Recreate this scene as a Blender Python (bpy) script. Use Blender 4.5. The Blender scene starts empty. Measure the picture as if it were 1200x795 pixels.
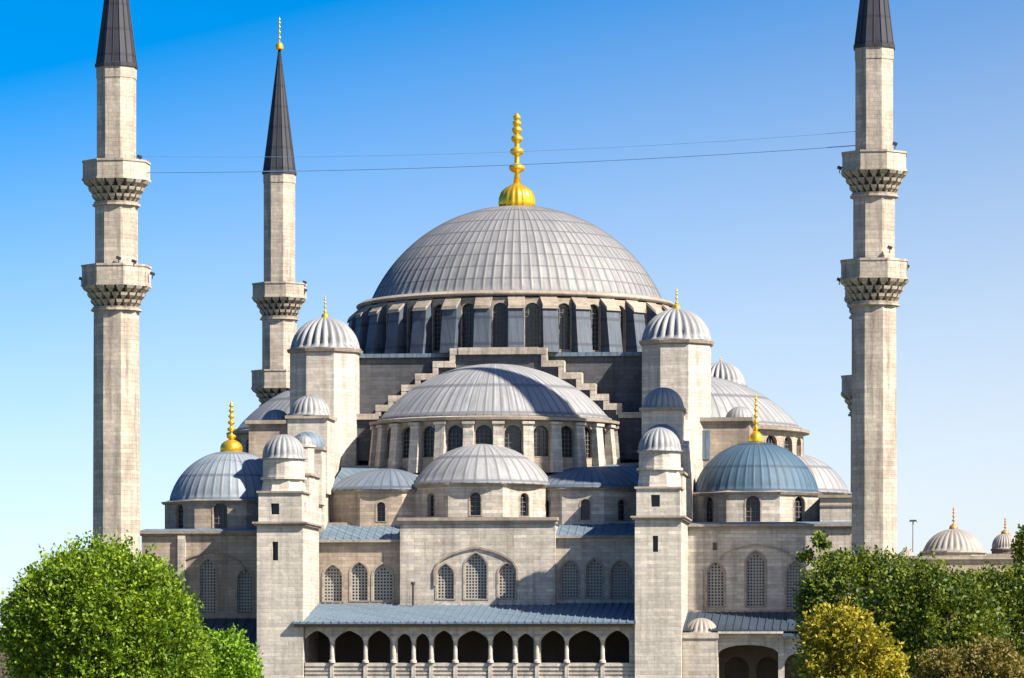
import bpy, bmesh, math, random
import numpy as np
from mathutils import Matrix, Vector
from mathutils.geometry import tessellate_polygon

PI = math.pi
sc = bpy.context.scene
COL = sc.collection

# ---------------------------------------------------------------- camera
F, HZ = 4800.0, 780.0                 # focal length and horizon row, in pixels of the 1200 x 795 photograph
CAM = Vector((39.25, -343.0, 7.0))
YAW = math.radians(5.92)
cd = bpy.data.cameras.new('camera')
cam = bpy.data.objects.new('camera', cd)
COL.objects.link(cam)
cam.location = CAM
cam.rotation_euler = (PI/2, 0, YAW)
cd.sensor_width = 36.0
cd.lens = F/1200.0*36.0
cd.shift_y = (HZ-397.5)/1200.0
cd.clip_start, cd.clip_end = 1.0, 20000.0
sc.camera = cam

# ---------------------------------------------------------------- light
AZ, EL = math.radians(-25.0), math.radians(43.0)       # sun: from the right, a little on the viewer's side
SUN = Vector((math.cos(EL)*math.cos(AZ), math.cos(EL)*math.sin(AZ), math.sin(EL)))
sd = bpy.data.lights.new('sun', 'SUN')
sd.energy = 4.8
sd.angle = math.radians(0.5)
sd.color = (1.0, 0.90, 0.77)
so = bpy.data.objects.new('sun', sd)
COL.objects.link(so)
so.location = (200, 50, 200)
so.rotation_euler = (-SUN).to_track_quat('-Z', 'Y').to_euler()

world = bpy.data.worlds.new('World')
sc.world = world
world.use_nodes = True
nt = world.node_tree
for n in list(nt.nodes): nt.nodes.remove(n)
w_out = nt.nodes.new('ShaderNodeOutputWorld')
w_bg = nt.nodes.new('ShaderNodeBackground')
w_sky = nt.nodes.new('ShaderNodeTexSky')
w_sky.sky_type = 'NISHITA'
w_sky.sun_disc = False
w_sky.sun_elevation = EL
w_sky.sun_rotation = PI/2 - AZ
w_sky.altitude = 100
w_sky.air_density = 1.0
w_sky.dust_density = 0.8
w_sky.ozone_density = 4.0
w_tc = nt.nodes.new('ShaderNodeTexCoord')
w_map = nt.nodes.new('ShaderNodeMapping')
w_map.vector_type = 'POINT'
w_map.inputs['Scale'].default_value = (1, 0.40, 1.4)
w_map.inputs['Location'].default_value = (0, 0, 0.035)
w_hsv = nt.nodes.new('ShaderNodeHueSaturation')
w_sep = nt.nodes.new('ShaderNodeSeparateXYZ')
w_rng = nt.nodes.new('ShaderNodeMapRange')          # the air near the horizon is whiter, the upper sky a deeper azure
for i_, v_ in enumerate((-0.035, 0.17, 0.22, 1.55)): w_rng.inputs[1+i_].default_value = v_
nt.links.new(w_tc.outputs['Generated'], w_sep.inputs[0])
w_m1 = nt.nodes.new('ShaderNodeMath'); w_m1.operation = 'MULTIPLY_ADD'      # and whiter towards the sun's side
w_m1.inputs[1].default_value = -0.30; w_m1.inputs[2].default_value = -0.038
w_m2 = nt.nodes.new('ShaderNodeMath'); w_m2.operation = 'ADD'
nt.links.new(w_sep.outputs[0], w_m1.inputs[0])
nt.links.new(w_m1.outputs[0], w_m2.inputs[0]); nt.links.new(w_sep.outputs[2], w_m2.inputs[1])
nt.links.new(w_m2.outputs[0], w_rng.inputs[0])
nt.links.new(w_rng.outputs[0], w_hsv.inputs['Saturation'])
w_hsv.inputs['Hue'].default_value = 0.504
nt.links.new(w_tc.outputs['Generated'], w_map.inputs['Vector'])
nt.links.new(w_map.outputs['Vector'], w_sky.inputs['Vector'])
nt.links.new(w_sky.outputs['Color'], w_hsv.inputs['Color'])
nt.links.new(w_hsv.outputs['Color'], w_bg.inputs['Color'])
w_bg.inputs['Strength'].default_value = 0.066
nt.links.new(w_bg.outputs['Background'], w_out.inputs['Surface'])

vs = sc.view_settings
vs.view_transform = 'Standard'
vs.look = 'None'
vs.gamma = 1.0
vs.use_curve_mapping = False
vs.exposure = 1.42
sc.cycles.max_bounces = 6
sc.cycles.use_denoising = True

# ---------------------------------------------------------------- helpers
_r = Vector((math.cos(YAW), math.sin(YAW), 0)); _f = Vector((-math.sin(YAW), math.cos(YAW), 0))
OY = 40.0                              # the mosque's origin: the axis of its main dome stands at y = 40
def U(px, py, Y):
    """where the ray of a photograph pixel meets the vertical plane y = Y"""
    d = _f + _r*((px-600)/F) + Vector((0, 0, (HZ-py)/F))
    t = (Y-CAM.y)/d.y
    return CAM + d*t
def X(px, Y): return U(px, 400, Y).x
def Z(py, px, Y): return U(px, py, Y).z
def MPP(px, Y):                        # metres per pixel at that place
    p = U(px, 400, Y) - CAM
    return (p.dot(_f))/F

def NB(): return bmesh.new()
def obj(name, bm, mats, parent=None, loc=(0, 0, 0), rz=0.0, smooth=False, recalc=True):
    if isinstance(bm, bmesh.types.BMesh):
        if recalc: bmesh.ops.recalc_face_normals(bm, faces=bm.faces)
        me = bpy.data.meshes.new(name)
        bm.to_mesh(me); bm.free()
        if smooth:
            me.polygons.foreach_set('use_smooth', [True]*len(me.polygons))
        for m in (mats if isinstance(mats, (list, tuple)) else [mats]): me.materials.append(m)
    else:
        me = bm
    o = bpy.data.objects.new(name, me)
    COL.objects.link(o)
    o.location = loc
    o.rotation_euler = (0, 0, rz)
    if parent: o.parent = parent
    return o
def tag(o, label, cat, group=None, kind=None):
    if label: o['label'] = label
    if cat: o['category'] = cat
    if group: o['group'] = group
    if kind: o['kind'] = kind
    return o
def thing(name, label, cat, loc, group=None):
    o = bpy.data.objects.new(name, None)
    COL.objects.link(o)
    o.location = loc
    o.empty_display_size = 0.5
    return tag(o, label, cat, group)

def face(bm, vs_, mi=0):
    try:
        f = bm.faces.new(vs_); f.material_index = mi
        return f
    except ValueError:
        return None
def box(bm, x0, x1, y0, y1, z0, z1, mi=0, M=None, top=None):
    """box; top=(x0,x1,y0,y1) gives a tapered top"""
    a = top or (x0, x1, y0, y1)
    co = [(x0, y0, z0), (x1, y0, z0), (x1, y1, z0), (x0, y1, z0),
          (a[0], a[2], z1), (a[1], a[2], z1), (a[1], a[3], z1), (a[0], a[3], z1)]
    if M: co = [M @ Vector(c) for c in co]
    v = [bm.verts.new(c) for c in co]
    for q in ((3, 2, 1, 0), (4, 5, 6, 7), (0, 1, 5, 4), (1, 2, 6, 5), (2, 3, 7, 6), (3, 0, 4, 7)):
        face(bm, [v[i] for i in q], mi)
def hexa(bm, pts, mi=0):
    """8 corner points: bottom 4 then top 4"""
    v = [bm.verts.new(p) for p in pts]
    for q in ((3, 2, 1, 0), (4, 5, 6, 7), (0, 1, 5, 4), (1, 2, 6, 5), (2, 3, 7, 6), (3, 0, 4, 7)):
        face(bm, [v[i] for i in q], mi)
def lathe(bm, prof, n, c=(0, 0, 0), ph=0.0, mi=0, t0=0.0, t1=2*PI, sy=1.0, mod=None, cap=True):
    full = abs(t1-t0-2*PI) < 1e-6
    m = n if full else n+1
    rings = []
    for r, z in prof:
        if r < 1e-5:
            rings.append([bm.verts.new((c[0], c[1], c[2]+z))])
        else:
            ring = []
            for i in range(m):
                t = t0+(t1-t0)*i/n+ph
                k = r*(mod(t, r, z) if mod else 1.0)
                ring.append(bm.verts.new((c[0]+k*math.cos(t), c[1]+sy*k*math.sin(t), c[2]+z)))
            rings.append(ring)
    for a, b in zip(rings[:-1], rings[1:]):
        for i in range(n):
            j = (i+1) % m
            if len(a) == 1 and len(b) == 1: continue
            if len(a) == 1: face(bm, [a[0], b[j], b[i]], mi)
            elif len(b) == 1: face(bm, [a[i], a[j], b[0]], mi)
            else: face(bm, [a[i], a[j], b[j], b[i]], mi)
    if cap and full:
        for ring, rev in ((rings[0], True), (rings[-1], False)):
            if len(ring) > 2: face(bm, ring[::-1] if rev else ring, mi)
def tube(bm, a, b, r0, r1, n=8, mi=0):
    a, b = Vector(a), Vector(b)
    q = (b-a).to_track_quat('Z', 'Y')
    A = [bm.verts.new(a+q @ Vector((r0*math.cos(2*PI*i/n), r0*math.sin(2*PI*i/n), 0))) for i in range(n)]
    B = [bm.verts.new(b+q @ Vector((r1*math.cos(2*PI*i/n), r1*math.sin(2*PI*i/n), 0))) for i in range(n)]
    for i in range(n): face(bm, [A[i], A[(i+1) % n], B[(i+1) % n], B[i]], mi)
    face(bm, A[::-1], mi); face(bm, B, mi)

def arch(cx, z0, w, ztop, pointed=True, rise=None, n=7):
    """outline of an arched opening, anticlockwise from bottom left"""
    h = rise if rise else w*(0.62 if pointed else 0.5)
    zs = ztop-h
    pts = [(cx-w/2, z0), (cx+w/2, z0)]
    def zz(x):
        u = min(1.0, abs(x)/(w/2))
        c = math.sqrt(max(0, 1-u*u))
        return zs+h*(0.66*c+0.34*(1-u) if pointed else c)
    for i in range(2*n+1):
        t = PI*i/(2*n)
        x = w/2*math.cos(t)
        pts.append((cx+x, zz(x)))
    return pts
def rect(x0, x1, z0, z1): return [(x0, z0), (x1, z0), (x1, z1), (x0, z1)]
def panel(bm, outline, holes, t, M=None, mi=0, reveal=None):
    """flat wall with openings: local x right, z up, y into the wall"""
    loops = [outline]+list(holes)
    flat = [p for l in loops for p in l]
    tris = tessellate_polygon([[Vector((p[0], p[1], 0)) for p in l] for l in loops])
    M = M or Matrix.Identity(4)
    A = [bm.verts.new(M @ Vector((p[0], 0, p[1]))) for p in flat]
    B = [bm.verts.new(M @ Vector((p[0], t, p[1]))) for p in flat]
    for a, b, c in tris:
        face(bm, [A[a], A[b], A[c]], mi); face(bm, [B[c], B[b], B[a]], mi)
    k = 0
    for li, l in enumerate(loops):
        n = len(l)
        for i in range(n):
            j = (i+1) % n
            face(bm, [A[k+i], A[k+j], B[k+j], B[k+i]], mi if (li == 0 or reveal is None) else reveal)
        k += n
def RZ(a): return Matrix.Rotation(a, 4, 'Z')
def TR(x, y, z): return Matrix.Translation((x, y, z))

# ---------------------------------------------------------------- materials
def newmat(name):
    m = bpy.data.materials.new(name)
    m.use_nodes = True
    t = m.node_tree
    p = t.nodes['Principled BSDF']
    return m, t, p
def node(t, kind, **kw):
    n = t.nodes.new(kind)
    for k, v in kw.items(): setattr(n, k, v)
    return n
def math_n(t, op, a, b=None, clamp=False):
    n = node(t, 'ShaderNodeMath', operation=op, use_clamp=clamp)
    for i, v in enumerate((a, b)):
        if v is None: continue
        if isinstance(v, (int, float)): n.inputs[i].default_value = v
        else: t.links.new(v, n.inputs[i])
    return n.outputs[0]
def mixc(t, fac, a, b, blend='MIX'):
    n = node(t, 'ShaderNodeMix', data_type='RGBA', blend_type=blend)
    for s, v in ((n.inputs[0], fac), (n.inputs[6], a), (n.inputs[7], b)):
        if isinstance(v, (int, float)): s.default_value = v
        elif isinstance(v, tuple): s.default_value = (*v, 1)
        else: t.links.new(v, s)
    return n.outputs[2]
def ramp(t, fac, lo, hi, a=0.0, b=1.0):
    n = node(t, 'ShaderNodeMapRange')
    t.links.new(fac, n.inputs[0])
    n.inputs[1].default_value = lo; n.inputs[2].default_value = hi
    n.inputs[3].default_value = a; n.inputs[4].default_value = b
    return n.outputs[0]
def noise(t, vec, scale, detail=4, rough=0.6):
    n = node(t, 'ShaderNodeTexNoise')
    n.inputs['Scale'].default_value = scale
    n.inputs['Detail'].default_value = detail
    n.inputs['Roughness'].default_value = rough
    t.links.new(vec, n.inputs['Vector'])
    return n.outputs['Fac']
def stretch(t, vec, s):
    n = node(t, 'ShaderNodeMapping')
    n.inputs['Scale'].default_value = s
    t.links.new(vec, n.inputs['Vector'])
    return n.outputs['Vector']

def stone(name, c1, c2, mortar, row=0.31, bw=1.15, stain=0.4, streak=0.35, msize=0.012, stainc=(0.10, 0.085, 0.07)):
    m, t, p = newmat(name)
    oc = node(t, 'ShaderNodeTexCoord').outputs['Object']
    sp = node(t, 'ShaderNodeSeparateXYZ'); t.links.new(oc, sp.inputs[0])
    u = math_n(t, 'ADD', sp.outputs[0], math_n(t, 'MULTIPLY', sp.outputs[1], 0.55))
    cb = node(t, 'ShaderNodeCombineXYZ')
    t.links.new(u, cb.inputs[0]); t.links.new(sp.outputs[2], cb.inputs[1])
    br = node(t, 'ShaderNodeTexBrick')
    t.links.new(cb.outputs[0], br.inputs['Vector'])
    br.inputs['Scale'].default_value = 1.0
    br.inputs['Brick Width'].default_value = bw
    br.inputs['Row Height'].default_value = row
    br.inputs['Mortar Size'].default_value = msize
    br.inputs['Mortar Smooth'].default_value = 0.3
    br.inputs['Color1'].default_value = (*c1, 1)
    br.inputs['Color2'].default_value = (*c2, 1)
    br.inputs['Mortar'].default_value = (*mortar, 1)
    crs = node(t, 'ShaderNodeTexWhiteNoise', noise_dimensions='1D')      # each course has a tone of its own
    t.links.new(math_n(t, 'FLOOR', math_n(t, 'MULTIPLY', sp.outputs[2], 1.0/row)), crs.inputs['W'])
    # broad weather stains, vertical runs, and course-long grey bands
    n1 = noise(t, stretch(t, oc, (0.16, 0.16, 0.10)), 1.0, 6, 0.65)
    n2 = noise(t, stretch(t, oc, (1.6, 1.6, 0.13)), 1.0, 5, 0.65)
    n3 = noise(t, stretch(t, oc, (0.25, 0.25, 2.6)), 1.0, 4, 0.6)
    n4 = noise(t, oc, 2.6, 6, 0.75)
    f1 = math_n(t, 'MULTIPLY', ramp(t, n1, 0.42, 0.70), stain)
    f2 = math_n(t, 'MULTIPLY', ramp(t, n2, 0.47, 0.72), streak)
    c = mixc(t, f1, br.outputs['Color'], stainc)
    c = mixc(t, f2, c, stainc)
    c = mixc(t, 1.0, c, mixc(t, crs.outputs['Value'], (0.86, 0.86, 0.87), (1.10, 1.10, 1.09)), 'MULTIPLY')
    n5 = noise(t, stretch(t, oc, (0.9, 0.9, 7.0)), 1.0, 3, 0.6)
    c = mixc(t, ramp(t, n5, 0.55, 0.72, 0.0, 0.35), c, (c1[0]*0.45, c1[1]*0.44, c1[2]*0.44))
    c = mixc(t, ramp(t, n3, 0.38, 0.66, 0.0, 0.42), c, (c1[0]*0.55, c1[1]*0.55, c1[2]*0.58))
    c = mixc(t, 1.0, c, mixc(t, n4, (0.55, 0.55, 0.56), (1.38, 1.37, 1.36)), 'MULTIPLY')
    t.links.new(c, p.inputs['Base Color'])
    p.inputs['Roughness'].default_value = 0.9
    p.inputs['Specular IOR Level'].default_value = 0.2
    b = node(t, 'ShaderNodeBump')
    b.inputs['Strength'].default_value = 0.5
    b.inputs['Distance'].default_value = 0.06
    hgt = math_n(t, 'ADD', math_n(t, 'MULTIPLY', br.outputs['Fac'], -0.7), n4)
    t.links.new(hgt, b.inputs['Height'])
    t.links.new(b.outputs['Normal'], p.inputs['Normal'])
    return m

def lead(name, N=0, dz=0.0, base=(0.25, 0.257, 0.262), seam=0.0, axis=0):
    """weathered lead sheet; N meridian sheets round a dome, dz metres between cross seams"""
    m, t, p = newmat(name)
    oc = node(t, 'ShaderNodeTexCoord').outputs['Object']
    sp = node(t, 'ShaderNodeSeparateXYZ'); t.links.new(oc, sp.inputs[0])
    if N:
        a = math_n(t, 'ARCTAN2', sp.outputs[1], sp.outputs[0])
        a = math_n(t, 'MULTIPLY', a, N/(2*PI))
    else:
        a = math_n(t, 'MULTIPLY', math_n(t, 'ADD', sp.outputs[0], sp.outputs[1]), 1.4)
    zc = math_n(t, 'MULTIPLY', sp.outputs[2], 1.0/(dz or 1.3))
    cb = node(t, 'ShaderNodeCombineXYZ')
    t.links.new(math_n(t, 'FLOOR', a), cb.inputs[0]); t.links.new(math_n(t, 'FLOOR', zc), cb.inputs[1])
    wn = node(t, 'ShaderNodeTexWhiteNoise', noise_dimensions='2D')
    t.links.new(cb.outputs[0], wn.inputs['Vector'])
    cell = wn.outputs['Value']
    n1 = noise(t, oc, 0.55, 6, 0.65)
    cb2 = node(t, 'ShaderNodeCombineXYZ')                        # dirt runs down each sheet
    t.links.new(math_n(t, 'MULTIPLY', a, 2.3), cb2.inputs[0])
    t.links.new(math_n(t, 'MULTIPLY', sp.outputs[2], 0.35), cb2.inputs[1])
    n2 = noise(t, cb2.outputs[0], 1.0, 4, 0.65)
    c = mixc(t, cell, tuple(v*0.90 for v in base), tuple(min(1, v*1.10) for v in base))
    c = mixc(t, ramp(t, n2, 0.46, 0.70, 0, 0.60), c, (base[0]*0.42, base[1]*0.43, base[2]*0.46))
    c = mixc(t, ramp(t, n1, 0.48, 0.75, 0, 0.45), c, (base[0]*1.25, base[1]*1.22, base[2]*1.16))
    n6 = noise(t, oc, 1.1, 6, 0.7)
    c = mixc(t, ramp(t, n6, 0.50, 0.66, 0, 0.45), c, (base[0]*0.55, base[1]*0.58, base[2]*0.62))
    fr = math_n(t, 'FRACT', a)
    edge = math_n(t, 'LESS_THAN', math_n(t, 'ABSOLUTE', math_n(t, 'SUBTRACT', fr, 0.5)), 0.5)
    line = ramp(t, math_n(t, 'ABSOLUTE', math_n(t, 'SUBTRACT', fr, 0.5)), 0.36, 0.46)
    c = mixc(t, math_n(t, 'MULTIPLY', line, seam), c, (base[0]*0.35, base[1]*0.35, base[2]*0.38))
    if dz:
        fz = math_n(t, 'FRACT', zc)
        lz = ramp(t, math_n(t, 'ABSOLUTE', math_n(t, 'SUBTRACT', fz, 0.5)), 0.42, 0.47)
        c = mixc(t, math_n(t, 'MULTIPLY', lz, 0.85), c, (base[0]*0.45, base[1]*0.45, base[2]*0.48))
    t.links.new(c, p.inputs['Base Color'])
    p.inputs['Metallic'].default_value = 0.2
    p.inputs['Roughness'].default_value = 0.66
    b = node(t, 'ShaderNodeBump')
    b.inputs['Strength'].default_value = 0.35
    b.inputs['Distance'].default_value = 0.05
    t.links.new(n1, b.inputs['Height'])
    t.links.new(b.outputs['Normal'], p.inputs['Normal'])
    return m
_lc = {}
def lead_dome(N, dz, seam=0.75):
    k = (N, dz)
    if k not in _lc: _lc[k] = lead('lead_dome_%d' % N, N, dz, seam=seam)
    return _lc[k]
def plain(name, c, rough=0.7, metal=0.0, nz=0.25, scale=3.0):
    m, t, p = newmat(name)
    oc = node(t, 'ShaderNodeTexCoord').outputs['Object']
    n = noise(t, oc, scale, 5, 0.6)
    c2 = mixc(t, n, tuple(v*(1-nz) for v in c), tuple(min(1, v*(1+nz)) for v in c))
    t.links.new(c2, p.inputs['Base Color'])
    p.inputs['Roughness'].default_value = rough
    p.inputs['Metallic'].default_value = metal
    return m
def leafmat(name, c_dark, c_mid, c_light):
    m, t, p = newmat(name)
    g = node(t, 'ShaderNodeNewGeometry')
    oc = node(t, 'ShaderNodeTexCoord').outputs['Object']
    n = noise(t, oc, 0.9, 4, 0.6)
    rv = g.outputs['Random Per Island']
    c = mixc(t, rv, c_dark, c_mid)
    n0 = noise(t, oc, 0.35, 2, 0.5)
    n = math_n(t, 'ADD', math_n(t, 'MULTIPLY', n, 0.7), math_n(t, 'MULTIPLY', n0, 0.35))
    c = mixc(t, ramp(t, math_n(t, 'ADD', n, math_n(t, 'MULTIPLY', rv, 0.25)), 0.52, 0.80), c, c_light)
    t.links.new(c, p.inputs['Base Color'])
    p.inputs['Roughness'].default_value = 0.55
    p.inputs['Specular IOR Level'].default_value = 0.3
    tr = node(t, 'ShaderNodeBsdfTranslucent')
    t.links.new(mixc(t, 1.0, c, (1.5, 1.45, 0.6), 'MULTIPLY'), tr.inputs['Color'])
    mx = node(t, 'ShaderNodeMixShader')
    mx.inputs[0].default_value = 0.24
    t.links.new(p.outputs[0], mx.inputs[1]); t.links.new(tr.outputs[0], mx.inputs[2])
    t.links.new(mx.outputs[0], t.nodes['Material Output'].inputs['Surface'])
    return m

M_STONE = stone('pale_ashlar', (0.60, 0.55, 0.465), (0.42, 0.385, 0.33), (0.28, 0.25, 0.21), stain=0.36, streak=0.6)
M_TOWER = stone('light_ashlar', (0.62, 0.575, 0.495), (0.47, 0.435, 0.375), (0.34, 0.31, 0.265), stain=0.28, streak=0.5)
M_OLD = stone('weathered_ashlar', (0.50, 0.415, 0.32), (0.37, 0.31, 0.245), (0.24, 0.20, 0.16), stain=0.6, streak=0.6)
M_MIN = stone('minaret_limestone', (0.56, 0.495, 0.405), (0.42, 0.37, 0.30), (0.27, 0.235, 0.19), row=0.36, bw=0.85, stain=0.5, streak=0.85)
M_TRIM = stone('cornice_stone', (0.40, 0.345, 0.28), (0.33, 0.285, 0.23), (0.22, 0.19, 0.15), stain=0.7, streak=0.5)
M_LAT = plain('stone_lattice', (0.30, 0.285, 0.255), 0.9)
M_GLASS, _t, _p = newmat('dark_window_glass')
_p.inputs['Base Color'].default_value = (0.012, 0.016, 0.022, 1); _p.inputs['Roughness'].default_value = 0.25
M_DARK = plain('dark_tone_and_shade', (0.10, 0.075, 0.06), 0.9)  # dark tone, also painted as shade inside the corbels, gallery and porch
M_LEAD = lead('lead_sheet', 0, 0.0, base=(0.12, 0.172, 0.222), seam=0.6)
M_LEADW = lead('shaded_lead_cladding', 0, 2.4, base=(0.075, 0.095, 0.125), seam=0.35)  # darker lead: the deep shade on the drum piers is in the colour
M_DWALL = stone('dark_old_masonry', (0.115, 0.12, 0.13), (0.075, 0.08, 0.09), (0.045, 0.048, 0.055), row=0.4, bw=0.9, stain=0.5, streak=0.5, stainc=(0.03, 0.03, 0.035))
M_BLUE = lead('blue_grey_lead', 44, 2.1, base=(0.13, 0.165, 0.205), seam=0.7)
M_TEAL = lead('shaded_teal_lead', 44, 2.1, base=(0.05, 0.10, 0.15), seam=0.7)  # shade over the right corner dome put into the lead's blue
M_PALE = lead('pale_blue_lead', 44, 2.1, base=(0.22, 0.26, 0.295), seam=0.7)
M_NAVY = lead('dark_shaded_lead', 0, 0.0, base=(0.034, 0.054, 0.08), seam=0.6)  # lead darkened so the shade of the low roofs is in its colour
M_SPIRE = lead('dark_spire_lead', 8, 2.2, base=(0.028, 0.030, 0.042), seam=0.7)
M_GOLD = plain('gilded_copper', (0.85, 0.50, 0.035), 0.32, 0.75, 0.12, 2.0)
M_OLDGOLD = plain('tarnished_copper', (0.42, 0.20, 0.06), 0.5, 0.4, 0.3, 2.0)
M_IRON = plain('window_bars', (0.10, 0.095, 0.09), 0.8)
M_BLACK = plain('black_housing', (0.03, 0.03, 0.035), 0.5)
M_CABLE = plain('steel_cable', (0.08, 0.18, 0.34), 0.6)

# ---------------------------------------------------------------- ground
m, t, p = newmat('dry_grass_and_paving')
oc = node(t, 'ShaderNodeTexCoord').outputs['Object']
c = mixc(t, ramp(t, noise(t, oc, 0.02, 6), 0.4, 0.6), (0.06, 0.09, 0.025), (0.16, 0.15, 0.12))
c = mixc(t, ramp(t, noise(t, oc, 1.5, 5), 0.3, 0.7, 0, 0.5), c, (0.05, 0.06, 0.03))
t.links.new(c, p.inputs['Base Color']); p.inputs['Roughness'].default_value = 0.95
bm = NB()
v = [bm.verts.new(q) for q in ((-4000, -1500, 0), (4000, -1500, 0), (4000, 6000, 0), (-4000, 6000, 0))]
face(bm, v)
tag(obj('ground', bm, m), 'flat ground of lawn and paving around the mosque', 'ground', kind='structure')

# ---------------------------------------------------------------- building pieces
def cap_profile(R, h, rows, z0=0.0):
    Rs = (R*R+h*h)/(2*h)
    phi = math.asin(min(1.0, R/Rs))
    if h > R: phi = PI-phi
    return [(Rs*math.sin(phi*(1-i/rows)), z0+Rs*math.cos(phi*(1-i/rows))-(Rs-h)) for i in range(rows)]+[(0.0, z0+h)]
def dome_bm(R, h, ribs, seam=0.05, rows=20, half=False, sy=1.0, flute=0.0, lip=0.25, bm=None, c=(0, 0, 0)):
    """lead dome with real standing seams (or rounded flutes); its base at z = 0"""
    bm = bm or NB()
    prof = cap_profile(R, h, rows)
    prof = [(R+lip*0.2, -lip), (R+lip, -lip), (R+lip, -lip*0.35), (R+0.01, 0.0)]+prof[1:]
    sub = 6
    total = ribs*sub
    def mod(t, r, z):
        if z < 0.0005: return 1.0
        u = (t*ribs/(2*PI)) % 1.0
        fade = min(1.0, r/(0.25*R))
        if flute:
            return 1.0-flute*fade*(1-math.sin(PI*u))
        d = min(u, 1-u)
        return 1.0+(seam*fade/max(r, 0.3) if d < 0.09 else -0.25*seam*fade/max(r, 0.3)*math.sin(PI*u))
    # uneven angular steps: narrow raised seam, wide pan
    offs = [0.0, 0.12, 0.30, 0.5, 0.70, 0.88] if not flute else [i/6 for i in range(6)]
    angs = [2*PI*(k+o)/ribs for k in range(ribs) for o in offs]
    if half: angs = [a for a in angs if a >= PI-1e-6]+[2*PI]
    rings = []
    for r, z in prof:
        if r < 1e-5: rings.append([bm.verts.new((c[0], c[1], c[2]+z))]); continue
        ring = []
        for a in angs:
            k = r*mod(a+1e-7, r, z)
            ring.append(bm.verts.new((c[0]+k*math.cos(a), c[1]+sy*k*math.sin(a), c[2]+z)))
        rings.append(ring)
    n = len(angs)
    for A, B in zip(rings[:-1], rings[1:]):
        for i in range(n-1 if half else n):
            j = (i+1) % n
            if len(B) == 1: face(bm, [A[i], A[j], B[0]])
            else: face(bm, [A[i], A[j], B[j], B[i]])
    return bm
def dome(name, parent, c, R, h, ribs=24, half=False, sy=1.0, flute=0.0, seam=0.05, dz=1.5, rows=16, lip=0.25, rz=0.0, mat=None):
    return obj(name, dome_bm(R, h, ribs, seam, rows, half, sy, flute, lip), mat or lead_dome(ribs, dz), parent, c, rz, smooth=not (seam > 0 and not flute) or True)

def finial(parent, z0, H, rb, gadroon=True, mat=None, loc=(0, 0), beads=(0.41, 0.58, 0.71, 0.80, 0.87, 0.93)):
    """gilded crescent-less finial: gadrooned bulb, stem and beads of falling size"""
    bm = NB()
    bulb = [(rb*0.96, 0), (rb*1.0, H*0.04), (rb*0.98, H*0.10), (rb*0.86, H*0.16), (rb*0.62, H*0.205), (rb*0.30, H*0.235), (rb*0.20, H*0.25)]
    lathe(bm, bulb, 72, mod=(lambda t, r, z: 1.0-0.07*abs(math.sin(9*t))) if gadroon else None)
    prof = [(rb*0.20, H*0.245)]
    size = 0.44
    for b in beads:
        rr = rb*size; hh = H*0.052*(size/0.44)**0.6
        st = min(rb*0.13, rr*0.5)
        prof += [(st, H*b-hh*1.05)]+[(max(st, rr*math.cos(q*PI/10)), H*b+hh*math.sin(q*PI/10)) for q in range(-4, 5)]+[(st, H*b+hh*1.05)]
        size *= 0.86
    prof += [(rb*0.07, H*0.965), (0.0, H)]
    lathe(bm, prof, 16)
    return obj('finial', bm, mat or M_GOLD, parent, (loc[0], loc[1], z0), smooth=True)

_win = {}
def window_meshes(w, h, pointed, pitch, rise=None):
    k = (round(w, 2), round(h, 2), pointed, pitch)
    if k in _win: return _win[k]
    o = arch(0, 0, w, h, pointed, rise)
    fw = 0.16
    outer = arch(0, -fw*0.6, w+2*fw, h+fw, pointed, (rise or w*(0.62 if pointed else 0.5))+fw)
    b1 = NB(); panel(b1, outer, [arch(0, 0.0, w-0.01, h-0.005, pointed, rise)], 0.28)
    bmesh.ops.recalc_face_normals(b1, faces=b1.faces)
    frame = bpy.data.meshes.new('window'); b1.to_mesh(frame); b1.free(); frame.materials.append(M_TRIM)
    b2 = NB(); panel(b2, o, [], 0.05)
    pane = bpy.data.meshes.new('pane'); b2.to_mesh(pane); b2.free(); pane.materials.append(M_GLASS)
    lat = None
    if pitch:
        holes = []
        nx = max(2, int(round((w-0.08)/pitch))); px_ = (w-0.08)/nx
        nz = max(2, int((h-0.08)/pitch)); pz = (h-0.08)/nz
        hw = w/2
        hh = rise or w*(0.62 if pointed else 0.5)
        for iz in range(nz):
            for ix in range(nx):
                x = -w/2+0.04+px_*(ix+0.5); z = 0.04+pz*(iz+0.5)
                r = min(px_, pz)*0.36
                ok = True
                for sx in (-1, 1):
                    xx = min(1.0, abs(x+sx*r)/hw); cc = math.sqrt(max(0, 1-xx*xx))
                    top = h-hh+hh*(0.66*cc+0.34*(1-xx) if pointed else cc)
                    if z+r+0.03 > top: ok = False
                if ok: holes.append([(x+r*math.cos(PI/6+PI*q/3), z+r*1.05*math.sin(PI/6+PI*q/3)) for q in range(6)])
        b3 = NB(); panel(b3, o, holes, 0.09)
        bmesh.ops.recalc_face_normals(b3, faces=b3.faces)
        lat = bpy.data.meshes.new('lattice'); b3.to_mesh(lat); b3.free(); lat.materials.append(M_LAT)
    _win[k] = (frame, pane, lat)
    return _win[k]
def window(parent, x, y, z, w, h, pointed=True, pitch=0.26, rz=0.0, depth=0.32, sub=True, proud=0.05):
    """arched window set in an opening: stone surround, carved lattice, dark pane"""
    fr, pa, la = window_meshes(w, h, pointed, pitch)
    wo = obj('window', fr, None, parent, (x, y, z), rz)
    wo.location = Matrix.Rotation(rz, 4, 'Z') @ Vector((0, -proud, 0))+Vector((x, y, z))
    if sub:
        obj('pane', pa, None, wo, (0, depth+proud+0.13, 0))
        if la: obj('lattice', la, None, wo, (0, depth+proud, 0))
    return wo
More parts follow.
